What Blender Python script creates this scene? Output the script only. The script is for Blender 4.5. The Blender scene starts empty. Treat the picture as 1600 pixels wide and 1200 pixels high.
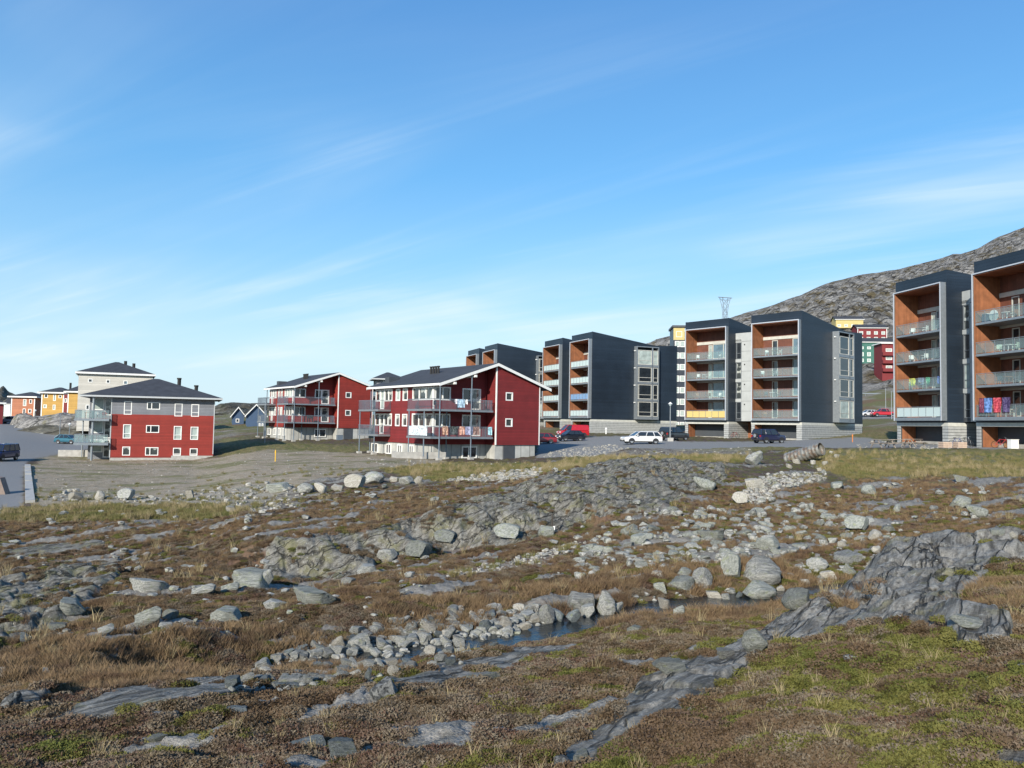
import bpy, bmesh, math, random
import numpy as np
from mathutils import Matrix, Vector
random.seed(7); np.random.seed(7)
R = math.radians
sc = bpy.context.scene
col = sc.collection

# ------------------------------------------------------------------ camera
FPX, HY, ROLL = 1250.0, 664.0, R(1.0)
TH = math.atan((HY-600)/FPX)
CT, ST = math.cos(TH), math.sin(TH)
cam = bpy.data.cameras.new('camera'); cam.lens = 36*FPX/1600; cam.sensor_width = 36
cam.clip_start = 0.1; cam.clip_end = 9000
co = bpy.data.objects.new('camera', cam); col.objects.link(co)
Fw = Vector((0, CT, ST)); Uw = Vector((0, -ST, CT)); Xw = Vector((1, 0, 0))
right = Xw*math.cos(ROLL) + Uw*math.sin(ROLL); up = Uw*math.cos(ROLL) - Xw*math.sin(ROLL)
mw = Matrix((right, up, -Fw)).transposed().to_4x4()
co.matrix_world = mw
sc.camera = co

# ------------------------------------------------------------------ light
SUN_EL = R(25.0); SUN_AZ = math.atan2(-.917, -.40)          # direction towards the sun
sd = Vector((math.cos(SUN_AZ)*math.cos(SUN_EL), math.sin(SUN_AZ)*math.cos(SUN_EL), math.sin(SUN_EL)))
sl = bpy.data.lights.new('sun', 'SUN'); sl.energy = 4.3; sl.angle = R(0.53); sl.color = (1.0, .93, .82)
so = bpy.data.objects.new('sun', sl); col.objects.link(so)
so.rotation_euler = sd.to_track_quat('Z', 'Y').to_euler()
world = bpy.data.worlds.new('World'); sc.world = world; world.use_nodes = True
wt = world.node_tree; wn = wt.nodes; wl = wt.links
for n in list(wn): wn.remove(n)
def N(nodes, t, **k):
    n = nodes.new(t)
    for a, b in k.items():
        if a.startswith('i_'): n.inputs[a[2:].replace('_', ' ')].default_value = b
        else: setattr(n, a, b)
    return n
out = N(wn, 'ShaderNodeOutputWorld'); bg = N(wn, 'ShaderNodeBackground'); bg.inputs[1].default_value = 0.142
sky = N(wn, 'ShaderNodeTexSky'); sky.sky_type = 'NISHITA'; sky.sun_disc = False
sky.sun_elevation = SUN_EL; sky.sun_rotation = math.atan2(sd.x, sd.y); sky.altitude = 0
sky.air_density = 1.0; sky.dust_density = 0.35; sky.ozone_density = 1.6
hs = N(wn, 'ShaderNodeHueSaturation'); hs.inputs['Saturation'].default_value = 1.26; hs.inputs['Value'].default_value = 1.0
wl.new(sky.outputs[0], hs.inputs['Color'])
tc = N(wn, 'ShaderNodeTexCoord'); sx = N(wn, 'ShaderNodeSeparateXYZ'); wl.new(tc.outputs['Generated'], sx.inputs[0])
def M(op, a, b=None, nodes=wn, links=wl, clamp=False):
    n = nodes.new('ShaderNodeMath'); n.operation = op; n.use_clamp = clamp
    for i, v in enumerate((a, b)):
        if v is None: continue
        if isinstance(v, (int, float)): n.inputs[i].default_value = v
        else: links.new(v, n.inputs[i])
    return n.outputs[0]
zz = M('MAXIMUM', sx.outputs[2], 0.02); zz = M('ADD', zz, 0.10)
cx = M('DIVIDE', sx.outputs[0], zz); cy = M('DIVIDE', sx.outputs[1], zz)
cb = N(wn, 'ShaderNodeCombineXYZ'); wl.new(cx, cb.inputs[0]); wl.new(cy, cb.inputs[1])
def cirrus(rot, scl, nscale, lo, hi, det=6, dist=.6):
    m0 = N(wn, 'ShaderNodeMapping'); m0.inputs['Rotation'].default_value = (0, 0, R(rot)); wl.new(cb.outputs[0], m0.inputs[0])
    mp = N(wn, 'ShaderNodeMapping'); mp.inputs['Scale'].default_value = scl; mp.inputs['Location'].default_value = (44.4, 4.8, 0)
    wl.new(m0.outputs[0], mp.inputs[0])
    nz = N(wn, 'ShaderNodeTexNoise'); nz.inputs['Scale'].default_value = nscale; nz.inputs['Detail'].default_value = det
    nz.inputs['Roughness'].default_value = .55; nz.inputs['Distortion'].default_value = dist
    wl.new(mp.outputs[0], nz.inputs['Vector'])
    mr = N(wn, 'ShaderNodeMapRange'); mr.interpolation_type = 'SMOOTHSTEP'
    mr.inputs[1].default_value = lo; mr.inputs[2].default_value = hi
    wl.new(nz.outputs[0], mr.inputs[0]); return mr.outputs[0]
c1 = cirrus(-140, (.20, 1.1, 1), .9, .44, .80, 5, .5)
c2 = cirrus(-148, (.24, 2.0, 1), 1.3, .48, .84, 6, .8)
c3 = cirrus(10, (1, 1, 1), .45, .38, .70, 3, .2)
cl = M('MULTIPLY', M('ADD', M('MULTIPLY', c1, 1.0), M('MULTIPLY', c2, .6)), M('ADD', M('MULTIPLY', c3, 1.0), .14))
cl = M('MULTIPLY', cl, M('SUBTRACT', 1.0, M('MULTIPLY', M('SUBTRACT', sx.outputs[2], .26, clamp=True), 3.2, clamp=True)))
ramp = N(wn, 'ShaderNodeValToRGB'); wl.new(M('MAXIMUM', sx.outputs[2], 0.0), ramp.inputs[0]); re_ = ramp.color_ramp.elements
for i, (p_, c_) in enumerate([(0, (.68, .87, .96)), (.10, (.50, .745, .93)), (.20, (.25, .56, .88)), (.30, (.145, .46, .86)), (.45, (.12, .35, .75)), (.8, (.06, .22, .60))]):
    e_ = re_[i] if i < 2 else re_.new(p_)
    e_.position = p_; e_.color = (*c_, 1)
rs_ = N(wn, 'ShaderNodeVectorMath'); rs_.operation = 'SCALE'; rs_.inputs['Scale'].default_value = 5.0; wl.new(ramp.outputs[0], rs_.inputs[0])
mxh = N(wn, 'ShaderNodeMix'); mxh.data_type = 'RGBA'
wl.new(M('MAXIMUM', .62, M('POWER', M('SUBTRACT', 1.0, M('MAXIMUM', sx.outputs[2], 0.0)), 2.0)), mxh.inputs['Factor']); wl.new(hs.outputs[0], mxh.inputs['A']); wl.new(rs_.outputs[0], mxh.inputs['B'])
mxw = N(wn, 'ShaderNodeMix'); mxw.data_type = 'RGBA'
wl.new(M('MINIMUM', cl, .8), mxw.inputs['Factor']); wl.new(mxh.outputs['Result'], mxw.inputs['A']); mxw.inputs['B'].default_value = (4.1, 4.8, 5.2, 1)
wl.new(mxw.outputs['Result'], bg.inputs[0]); wl.new(bg.outputs[0], out.inputs[0])
sc.view_settings.view_transform = 'Standard'; sc.view_settings.look = 'None'
sc.view_settings.exposure = 0.54; sc.view_settings.gamma = 1.0; sc.view_settings.use_curve_mapping = False
sc.render.engine = 'CYCLES'
try:
    sc.cycles.use_denoising = True; sc.cycles.max_bounces = 6
except Exception: pass

# ------------------------------------------------------------------ pixels to places and back
cr, sr = math.cos(ROLL), math.sin(ROLL)
def ray(px, py):
    dx = np.asarray(px, float)-800; dy = np.asarray(py, float)-600
    x = cr*dx+sr*dy; y = -sr*dx+cr*dy
    a = x/FPX; b = -y/FPX
    f = CT-b*ST
    return a/f, (ST+b*CT)/f            # X/Y, Z/Y
def at(px, py, Y):
    u, w = ray(px, py); return Vector((float(u*Y), Y, float(w*Y)))
def topx(X, Y, Z):
    f = Y*CT+Z*ST; f = np.where(f < .05, .05, f); b = (-Y*ST+Z*CT)/f; a = X/f
    x = a*FPX; y = -b*FPX
    return 800+cr*x-sr*y, 600+sr*x+cr*y

# ------------------------------------------------------------------ numpy noise
_rs = np.random.RandomState(3); _perm = _rs.permutation(1024); _g = _rs.rand(1024)*2*np.pi
_gx, _gy = np.cos(_g), np.sin(_g)
def noise(x, y):
    xi = np.floor(x).astype(np.int64); yi = np.floor(y).astype(np.int64); xf = x-xi; yf = y-yi
    def gr(ix, iy, fx, fy):
        h = _perm[(_perm[ix & 1023]+iy) & 1023]; return _gx[h]*fx+_gy[h]*fy
    u = xf*xf*xf*(xf*(xf*6-15)+10); v = yf*yf*yf*(yf*(yf*6-15)+10)
    a = gr(xi, yi, xf, yf); b = gr(xi+1, yi, xf-1, yf); c = gr(xi, yi+1, xf, yf-1); d = gr(xi+1, yi+1, xf-1, yf-1)
    return ((a+(b-a)*u)+((c+(d-c)*u)-(a+(b-a)*u))*v)*1.5
def fbm(x, y, o=4, g=.5, l=2.03):
    s = 0; a = 1; t = 0
    for i in range(o):
        s = s+a*noise(x+17.3*i, y-9.1*i); t += a; a *= g; x = x*l; y = y*l
    return s/t
def ridged(x, y, o=4):
    s = 0; a = 1; t = 0
    for i in range(o):
        s = s+a*(1-2*np.abs(noise(x+31.7*i, y+5.2*i))); t += a; a *= .5; x = x*2.1; y = y*2.1
    return s/t
def worley(x, y, seed=0):
    """distance to the nearest and second nearest cell point, random value of the cell, offset inside it"""
    xi = np.floor(x).astype(np.int64); yi = np.floor(y).astype(np.int64)
    f1 = np.full(x.shape, 9.); f2 = np.full(x.shape, 9.); rv = np.zeros(x.shape); ox = np.zeros(x.shape); oy = np.zeros(x.shape)
    for i in (-1, 0, 1):
        for j in (-1, 0, 1):
            h = _perm[(_perm[(xi+i+seed) & 1023]+yi+j) & 1023]; h2 = _perm[h]; h3 = _perm[(h2+7) & 1023]
            dx = xi+i+.1+.8*h/1023-x; dy = yi+j+.1+.8*h2/1023-y; d = np.hypot(dx, dy)
            m = d < f1; f2 = np.where(m, f1, np.minimum(f2, d)); f1 = np.where(m, d, f1); rv = np.where(m, h3/1023., rv); ox = np.where(m, -dx, ox); oy = np.where(m, -dy, oy)
    return f1, f2, rv, ox, oy
def sstep(a, b, x):
    t = np.clip((x-a)/(b-a), 0, 1); return t*t*(3-2*t)

# ------------------------------------------------------------------ tags
def tag(o, label=None, cat=None, group=None, kind=None):
    if label: o['label'] = label
    if cat: o['category'] = cat
    if group: o['group'] = group
    if kind: o['kind'] = kind
    return o
def empty(name, loc, rz=0, label=None, cat=None, group=None):
    o = bpy.data.objects.new(name, None); col.objects.link(o); o.location = loc; o.rotation_euler = (0, 0, rz)
    o.empty_display_size = .3
    return tag(o, label, cat, group)
def link(name, me, parent=None, loc=(0, 0, 0), rot=(0, 0, 0), scl=(1, 1, 1)):
    o = bpy.data.objects.new(name, me); col.objects.link(o); o.parent = parent
    o.location = loc; o.rotation_euler = rot; o.scale = scl
    return o
def copy_tree(o, parent=None):
    c = o.copy(); col.objects.link(c); c.parent = parent
    for ch in [x for x in o.children]: copy_tree(ch, c)
    return c

# ------------------------------------------------------------------ materials
MATS = {}
def mat(name, c, rough=.7, metal=0, var=.12, vs=3.0, bump=0, bs=20, boards=None, spec=None, c2=None, c2s=2.0, c2r=(.45, .6)):
    """boards=(axis, pitch, depth) draws fine cladding joints along an object axis"""
    if name in MATS: return MATS[name]
    m = bpy.data.materials.new(name); m.use_nodes = True; MATS[name] = m
    nt = m.node_tree; n = nt.nodes; l = nt.links; p = n['Principled BSDF']
    p.inputs['Roughness'].default_value = rough; p.inputs['Metallic'].default_value = metal
    if spec is not None: p.inputs['Specular IOR Level'].default_value = spec
    t = n.new('ShaderNodeTexCoord')
    nz = n.new('ShaderNodeTexNoise'); nz.inputs['Scale'].default_value = vs; nz.inputs['Detail'].default_value = 5
    l.new(t.outputs['Object'], nz.inputs['Vector'])
    mr = n.new('ShaderNodeMapRange'); mr.inputs[1].default_value = .3; mr.inputs[2].default_value = .7
    mr.inputs[3].default_value = 1-var; mr.inputs[4].default_value = 1+var; l.new(nz.outputs[0], mr.inputs[0])
    mx = n.new('ShaderNodeMix'); mx.data_type = 'RGBA'; mx.blend_type = 'MULTIPLY'; mx.inputs['Factor'].default_value = 1
    mx.inputs['A'].default_value = (*c, 1); l.new(mr.outputs[0], mx.inputs['B'])
    cur = mx.outputs['Result']
    if c2:
        n2 = n.new('ShaderNodeTexNoise'); n2.inputs['Scale'].default_value = c2s; n2.inputs['Detail'].default_value = 1.5
        n2.inputs['Roughness'].default_value = .65
        l.new(t.outputs['Object'], n2.inputs['Vector'])
        m2 = n.new('ShaderNodeMapRange'); m2.inputs[1].default_value = c2r[0]; m2.inputs[2].default_value = c2r[1]; l.new(n2.outputs[0], m2.inputs[0])
        x2 = n.new('ShaderNodeMix'); x2.data_type = 'RGBA'; l.new(m2.outputs[0], x2.inputs['Factor']); l.new(cur, x2.inputs['A']); x2.inputs['B'].default_value = (*c2, 1)
        cur = x2.outputs['Result']
    hsrc = None
    if boards:
        ax, pitch, dep = boards
        s = n.new('ShaderNodeSeparateXYZ'); l.new(t.outputs['Object'], s.inputs[0])
        if ax == 'xy': v = M('ADD', s.outputs[0], s.outputs[1], n, l)
        else: v = s.outputs['xyz'.index(ax)]
        f = M('FRACT', M('DIVIDE', v, pitch, n, l), None, n, l)
        cell = M('FLOOR', M('DIVIDE', v, pitch, n, l), None, n, l)
        wn_ = n.new('ShaderNodeTexWhiteNoise'); wn_.noise_dimensions = '1D'; l.new(cell, wn_.inputs['W'])
        tone = M('ADD', M('MULTIPLY', wn_.outputs['Value'], .22, n, l), .89, n, l)
        gap = M('LESS_THAN', f, .10, n, l); gapm = M('SUBTRACT', 1.0, M('MULTIPLY', gap, .35, n, l), n, l)
        tt = M('MULTIPLY', tone, gapm, n, l)
        x3 = n.new('ShaderNodeMix'); x3.data_type = 'RGBA'; x3.blend_type = 'MULTIPLY'; x3.inputs['Factor'].default_value = 1
        l.new(cur, x3.inputs['A']); l.new(tt, x3.inputs['B']); cur = x3.outputs['Result']
        hsrc = M('SUBTRACT', 1.0, gap, n, l)
    l.new(cur, p.inputs['Base Color'])
    if bump or hsrc is not None:
        b = n.new('ShaderNodeBump'); b.inputs['Strength'].default_value = bump if bump else .5
        b.inputs['Distance'].default_value = .02
        if hsrc is None:
            nb = n.new('ShaderNodeTexNoise'); nb.inputs['Scale'].default_value = bs; nb.inputs['Detail'].default_value = 6
            l.new(t.outputs['Object'], nb.inputs['Vector']); hsrc = nb.outputs[0]
        l.new(hsrc, b.inputs['Height']); l.new(b.outputs[0], p.inputs['Normal'])
    return m

NAVY = mat('navy_metal_cladding', (.015, .024, .037), .42, .0, .25, .22, boards=('z', .30, .01), spec=.45)
SILVER = mat('galvanised_steel', (.27, .30, .32), .42, .45, .10, 4)
STEEL = mat('painted_steel', (.16, .20, .24), .5, .2, .10, 4)
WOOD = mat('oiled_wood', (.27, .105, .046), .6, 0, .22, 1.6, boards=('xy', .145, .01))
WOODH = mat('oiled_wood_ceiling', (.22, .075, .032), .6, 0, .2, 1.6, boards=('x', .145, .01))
WOODB = mat('shaded_back_wood', (.145, .052, .032), .65, 0, .2, 1.6, boards=('xy', .145, .01))  # balcony back walls: darker copy of the wood, recess shade put into the colour
TRIMW = mat('pale_aluminium_trim', (.55, .58, .62), .45, .2, .05, 4)
BEAM = mat('pale_timber_beam', (.50, .50, .45), .7, 0, .12, 2)
SLAT = mat('weathered_grey_boards', (.34, .35, .34), .8, 0, .16, 2.5)
LINKP = mat('pale_grey_panel', (.40, .42, .41), .6, 0, .07, 1.2)
DARKP = mat('dark_grey_panel', (.055, .062, .07), .6, 0, .12, 1.5)
RED = mat('falu_red_boards', (.175, .016, .017), .75, 0, .13, .9, boards=('z', .17, .01))
RED1 = mat('bright_red_boards', (.24, .024, .016), .75, 0, .13, .9, boards=('z', .17, .01))
REDL = mat('brick_red_boards', (.25, .026, .017), .75, 0, .10, .9, boards=('z', .19, .01))
GREYB = mat('grey_boards', (.19, .20, .22), .75, 0, .10, .9, boards=('z', .19, .01))
WHITE = mat('white_paint', (.78, .78, .74), .5, 0, .05, 2)
GREYF = mat('grey_frame_paint', (.45, .47, .47), .5, 0, .05, 2)
ROOF = mat('dark_roofing_felt', (.040, .043, .050), .85, 0, .22, 1.2, bump=.3, bs=15)
CONC = mat('raw_concrete', (.40, .40, .37), .85, 0, .16, 1.3, boards=('xy', 1.2, .01))
CONC2 = mat('cast_concrete', (.38, .37, .34), .85, 0, .16, 2.3, bump=.3, bs=12)
CREAM = mat('cream_boards', (.58, .55, .48), .75, 0, .05, .8, boards=('z', .2, .01))
ORANGE = mat('orange_boards', (.43, .17, .09), .75, 0, .08, .8, boards=('z', .2, .01))
YELLOW = mat('yellow_boards', (.50, .30, .075), .75, 0, .08, .8, boards=('z', .2, .01))
PALEY = mat('pale_yellow_boards', (.50, .41, .17), .75, 0, .08, .8)
HRED = mat('dark_red_boards', (.17, .02, .022), .75, 0, .08, .8)
GREEN = mat('green_boards', (.045, .14, .11), .75, 0, .08, .8)
BLUE = mat('blue_boards', (.05, .09, .16), .75, 0, .08, .8)
BLACK = mat('black_rubber', (.02, .02, .02), .8, 0, .1, 5)
PLASW = mat('white_plastic', (.75, .75, .72), .45, 0, .05, 5)
def glass_mat(name, c, rough=.06, c2=None, spec=.9):
    return mat(name, c, rough, 0, .35, .9, c2=c2, c2s=.5, c2r=(.49, .51), spec=spec)
GLD = glass_mat('dark_window_glass', (.020, .026, .032))
GLC = glass_mat('curtained_window_glass', (.36, .42, .39), .25, None, .5)
GLM = glass_mat('window_glass_with_curtain', (.05, .06, .06), .08, (.42, .44, .40))
GLB = glass_mat('blue_window_glass', (.10, .16, .20), .05)
def clearglass(name, tint, alpha):
    m = bpy.data.materials.new(name); m.use_nodes = True; nt = m.node_tree; n = nt.nodes; l = nt.links
    o = n['Material Output']; n.remove(n['Principled BSDF'])
    tr = n.new('ShaderNodeBsdfTransparent'); tr.inputs[0].default_value = (.86, .93, .92, 1)
    p = n.new('ShaderNodeBsdfPrincipled'); p.inputs['Base Color'].default_value = (*tint, 1); p.inputs['Roughness'].default_value = .12
    t = n.new('ShaderNodeTexCoord'); nz = n.new('ShaderNodeTexNoise'); nz.inputs['Scale'].default_value = 1.5; l.new(t.outputs['Object'], nz.inputs['Vector'])
    mr = n.new('ShaderNodeMapRange'); mr.inputs[3].default_value = alpha-.03; mr.inputs[4].default_value = alpha+.03; l.new(nz.outputs[0], mr.inputs[0])
    mx = n.new('ShaderNodeMixShader'); l.new(mr.outputs[0], mx.inputs[0]); l.new(tr.outputs[0], mx.inputs[1]); l.new(p.outputs[0], mx.inputs[2]); l.new(mx.outputs[0], o.inputs[0])
    return m
RAILG = clearglass('clear_rail_glass', (.36, .46, .48), .20)
FROST = clearglass('frosted_rail_glass', (.55, .66, .64), .88)
YELG = clearglass('yellow_rail_panel', (.62, .48, .18), .92)
BLUG = clearglass('blue_rail_panel', (.20, .34, .55), .85)
PAINT = {}
def paint(name, c):
    if name not in PAINT:
        m = mat(name, c, .28, .15, .04, 3, spec=.7); PAINT[name] = m
        m.node_tree.nodes['Principled BSDF'].inputs['Coat Weight'].default_value = .6
    return PAINT[name]

# ------------------------------------------------------------------ mesh builder
class MB:
    def __init__(s, T=None): s.v = []; s.f = []; s.T = T
    def P(s, pts):
        b = len(s.v)
        for p in pts: s.v.append(tuple(s.T @ Vector(p)) if s.T else tuple(p))
        return b
    def face(s, *pts):
        b = s.P(pts); s.f.append(tuple(range(b, b+len(pts)))); return s
    def box(s, x0, x1, y0, y1, z0, z1):
        b = s.P([(x0, y0, z0), (x1, y0, z0), (x1, y1, z0), (x0, y1, z0), (x0, y0, z1), (x1, y0, z1), (x1, y1, z1), (x0, y1, z1)])
        for q in ((0, 3, 2, 1), (4, 5, 6, 7), (0, 1, 5, 4), (1, 2, 6, 5), (2, 3, 7, 6), (3, 0, 4, 7)): s.f.append(tuple(b+i for i in q))
        return s
    def prism(s, poly, a, b, axis='y'):
        """poly in the plane across axis, extruded from a to b"""
        n = len(poly)
        def mk(p, t): return (p[0], t, p[1]) if axis == 'y' else (t, p[0], p[1]) if axis == 'x' else (p[0], p[1], t)
        i = s.P([mk(p, a) for p in poly]+[mk(p, b) for p in poly])
        s.f.append(tuple(i+k for k in range(n))); s.f.append(tuple(i+n+k for k in reversed(range(n))))
        for k in range(n): s.f.append((i+k, i+(k+1) % n, i+n+(k+1) % n, i+n+k))
        return s
    def rod(s, p, q, r, n=6, r2=None):
        p = Vector(p); q = Vector(q); d = (q-p)
        if d.length < 1e-6: return s
        d.normalize(); a = d.orthogonal().normalized(); b = d.cross(a); r2 = r if r2 is None else r2
        i = s.P([p+(a*math.cos(2*math.pi*k/n)+b*math.sin(2*math.pi*k/n))*r for k in range(n)]+[q+(a*math.cos(2*math.pi*k/n)+b*math.sin(2*math.pi*k/n))*r2 for k in range(n)])
        for k in range(n): s.f.append((i+k, i+(k+1) % n, i+n+(k+1) % n, i+n+k))
        s.f.append(tuple(i+k for k in reversed(range(n)))); s.f.append(tuple(i+n+k for k in range(n)))
        return s
    def wall(s, x0, x1, z0, z1, ops=(), dep=.14, thick=0):
        """wall plane y=0 facing -y with real openings (x0,x1,z0,z1) and reveals"""
        xs = sorted(set([x0, x1]+[o[i] for o in ops for i in (0, 1)])); zs = sorted(set([z0, z1]+[o[i] for o in ops for i in (2, 3)]))
        for i in range(len(xs)-1):
            for j in range(len(zs)-1):
                mx, mz = (xs[i]+xs[i+1])/2, (zs[j]+zs[j+1])/2
                if any(o[0] < mx < o[1] and o[2] < mz < o[3] for o in ops): continue
                s.face((xs[i], 0, zs[j]), (xs[i+1], 0, zs[j]), (xs[i+1], 0, zs[j+1]), (xs[i], 0, zs[j+1]))
        for a, b, c, d in ops:
            s.face((a, 0, c), (a, 0, d), (a, dep, d), (a, dep, c)); s.face((b, 0, c), (b, dep, c), (b, dep, d), (b, 0, d))
            s.face((a, 0, c), (a, dep, c), (b, dep, c), (b, 0, c)); s.face((a, 0, d), (b, 0, d), (b, dep, d), (a, dep, d))
        return s
    def mesh(s, name, m):
        me = bpy.data.meshes.new(name); me.from_pydata(s.v, [], s.f); me.materials.append(m)
        bm = bmesh.new(); bm.from_mesh(me); bmesh.ops.recalc_face_normals(bm, faces=bm.faces) if len(s.f) < 4000 and not getattr(s, 'open', False) else None
        bm.to_mesh(me); bm.free(); me.update(); return me
    def build(s, name, m, parent=None, loc=(0, 0, 0), rot=(0, 0, 0)):
        return link(name, s.mesh(name, m), parent, loc, rot)

def face_T(side, off):
    """frame whose -y side is the outer side of a wall: side in 'front','left','right','back'; off = distance of the plane along its normal axis"""
    if side == 'front': return Matrix.Translation((0, off, 0))
    if side == 'left': return Matrix.Translation((off, 0, 0)) @ Matrix.Rotation(R(-90), 4, 'Z')     # local x -> -y
    if side == 'right': return Matrix.Translation((off, 0, 0)) @ Matrix.Rotation(R(90), 4, 'Z')     # local x -> +y
    return Matrix.Translation((0, off, 0)) @ Matrix.Rotation(R(180), 4, 'Z')

WC = {}
def window(parent, T, cx, z, w, h, style='dark', frame='white', split=None, bar=None, fw=.09, name='window', dep=.10, cols=None):
    """window centred at cx, sill z on the wall frame T; frame mesh with panes as sub-parts"""
    key = (round(w, 2), round(h, 2), frame, split, bar, fw, cols)
    fm = {'white': WHITE, 'grey': GREYF, 'beam': BEAM, 'steel': SILVER, 'dark': DARKP}[frame]
    if key not in WC:
        b = MB(); d0, d1 = -.025, dep+.04
        b.box(-w/2, -w/2+fw, d0, d1, 0, h); b.box(w/2-fw, w/2, d0, d1, 0, h)
        b.box(-w/2+fw, w/2-fw, d0, d1, 0, fw); b.box(-w/2+fw, w/2-fw, d0, d1, h-fw, h)
        xs = []
        if split:
            for q in (split if isinstance(split, tuple) else (split,)):
                xq = -w/2+w*q; b.box(xq-fw/2, xq+fw/2, d0+.01, d1, fw, h-fw)
        if bar:
            b.box(-w/2+fw, w/2-fw, d0+.02, d1-.01, h*bar-fw/3, h*bar+fw/3)
        g = MB(); g.box(-w/2+fw*.6, w/2-fw*.6, dep-.01, dep+.03, fw*.6, h-fw*.6)
        WC[key] = (b.mesh('window', fm), g)
    fmesh, g = WC[key]
    loc, rot, _ = (T @ Matrix.Translation((cx, 0, z))).decompose()
    o = link(name, fmesh, parent, loc, rot.to_euler())
    gm = {'dark': GLD, 'curtain': GLC, 'mix': GLM, 'blue': GLB}[style]
    k2 = key+(style,)
    if k2 not in WC: WC[k2] = g.mesh('pane', gm)
    link('pane', WC[k2], o)
    return o
def rstyle(r): return r.choice(['dark', 'dark', 'mix', 'mix', 'curtain'])

# ================================================================== TERRAIN
# ground profile seen along directions: photo column -> (row, distance)
PROF = {
 -400: [(1200,7.5),(1100,11),(1000,18),(900,30),(800,46),(745,72),(700,110),(670,160),(655,230)],
 0:    [(1200,6.8),(1100,10),(1078,12),(1000,17),(940,23),(880,31),(820,41),(800,46),(788,50),(740,75),(717,95),(692,120),(662,180),(650,240)],
 100:  [(1200,6.6),(1100,9.8),(1080,11.6),(1000,16.5),(940,22),(895,27),(870,32),(800,45),(785,50),(745,74),(722,95),(694,130),(672,170),(655,240)],
 200:  [(1200,6.5),(1100,9.5),(1070,12),(1000,16),(960,19.5),(925,23),(890,27.5),(855,33),(800,43),(785,50),(745,74),(727,92),(721,99),(692,132),(668,180),(650,240)],
 300:  [(1200,6.2),(1100,9.2),(1068,12),(1040,14),(1000,16),(950,20.5),(915,24),(880,28),(850,33),(800,42),(785,48),(745,72),(727,90),(718,104),(700,122),(672,170),(650,240)],
 400:  [(1200,6),(1100,9),(1072,11.4),(1050,14.5),(1020,16.5),(960,19.5),(920,23.5),(903,26.4),(856,27.2),(800,38),(786,46),(745,62),(718,85),(700,108),(684,130),(665,180),(645,240)],
 480:  [(1200,5.8),(1100,8.8),(1065,11.2),(1040,15.2),(1005,17),(955,19.5),(925,24),(908,26.6),(844,27.3),(800,37),(775,46),(740,60),(715,85),(697,110),(684,130),(662,180),(645,240)],
 600:  [(1200,5.5),(1100,8.5),(1065,10.8),(1030,16),(975,18),(930,21),(905,24.8),(884,28.2),(834,29.0),(790,38),(768,46),(742,56),(722,72),(709,92),(690,120),(675,150),(655,200),(645,240)],
 700:  [(1200,5.2),(1100,8.3),(1050,11.6),(1012,16.8),(960,19),(910,23),(880,27.5),(866,30.6),(814,31.5),(770,41),(748,52),(730,66),(720,80),(712,90),(695,115),(678,150),(655,200),(648,240)],
 800:  [(1200,5),(1100,8),(1040,12.2),(992,17.8),(945,20.5),(890,25),(860,29),(846,31.6),(798,32.8),(765,40),(748,47),(738,58),(727,72),(718,86),(705,96),(690,116),(677,142),(655,200),(650,240)],
 900:  [(1200,4.8),(1100,7.8),(1040,11.5),(1000,15.5),(968,19),(930,21.5),(880,26),(840,31),(826,33.2),(780,34.8),(735,43),(730,55),(720,68),(706,90),(690,110),(677,140),(660,190),(652,240)],
 1000: [(1200,4.5),(1100,7.5),(1050,10),(1000,13.6),(965,17.8),(949,19.9),(905,23),(850,29),(808,33.5),(765,38),(724,47),(722,56),(708,72),(694,92),(687,108),(678,145),(664,190),(650,240)],
 1100: [(1200,4.3),(1100,6.8),(1060,8.6),(1000,13),(960,18.4),(936,21),(890,24),(840,30),(790,37),(762,41),(726,49),(718,58),(704,75),(694,95),(688,108),(678,145),(664,190),(645,240)],
 1200: [(1200,4.2),(1100,6.2),(1040,8.4),(1010,10.5),(975,16.4),(930,22),(890,24.5),(830,32),(790,39),(740,49),(715,60),(704,70),(695,92),(690,112),(680,140),(665,185),(635,240)],
 1300: [(1200,4.1),(1100,5.8),(1040,7.6),(990,10.5),(960,13.0),(935,17.5),(916,22.8),(880,26),(830,32),(780,41),(740,51),(710,62),(701,72),(692,95),(684,115),(668,150),(650,180),(620,240)],
 1400: [(1200,4),(1100,5.6),(1040,7.0),(1000,8.4),(940,11.0),(862,14.6),('z',17,-3.0),('z',20,-3.9),(862,25.5),(830,31),(790,38),(760,46),(725,57),(702,69),(696,82),(684,110),(655,160),(648,180),(605,235)],
 1500: [(1200,3.9),(1100,5.4),(1040,6.7),(1000,7.8),(940,10.2),(860,14.4),(849,15.5),('z',18,-3.1),('z',21,-3.6),(842,27),(820,31),(790,37),(760,45),(720,58),(703,69),(697,80),(682,115),(655,160),(645,190),(605,240)],
 1600: [(1200,3.8),(1100,5.2),(1040,6.4),(1000,7.4),(940,9.6),(860,13.8),(838,15.6),('z',19,-3.1),(826,27),(800,33),(770,41),(735,52),(708,65),(701,74),(690,105),(660,160),(650,190),(605,240)],
 2000: [(1200,3.7),(1100,5),(1000,7.2),(900,12),(850,18),(800,32),(740,50),(705,72),(690,110),(655,180),(600,240)],
}
YL = np.linspace(math.log(.6), math.log(260), 560)
pu, pz = [], []
for px in sorted(PROF):
    ys, zs = [], []
    for e in PROF[px]:
        if e[0] == 'z': ys.append(e[1]); zs.append(e[2]); continue
        u, w = ray(px, e[0]); ys.append(e[1]); zs.append(float(w*e[1]))
    ys = [.6, 2.0]+ys; zs = [-1.62, -1.70]+zs
    u, w = ray(px, 700)
    z = np.interp(YL, np.log(ys), zs)
    k = np.array([.25, .5, .25]); z = np.convolve(np.pad(z, 1, 'edge'), k, 'valid')
    pu.append(float(u)); pz.append(z)
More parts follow.
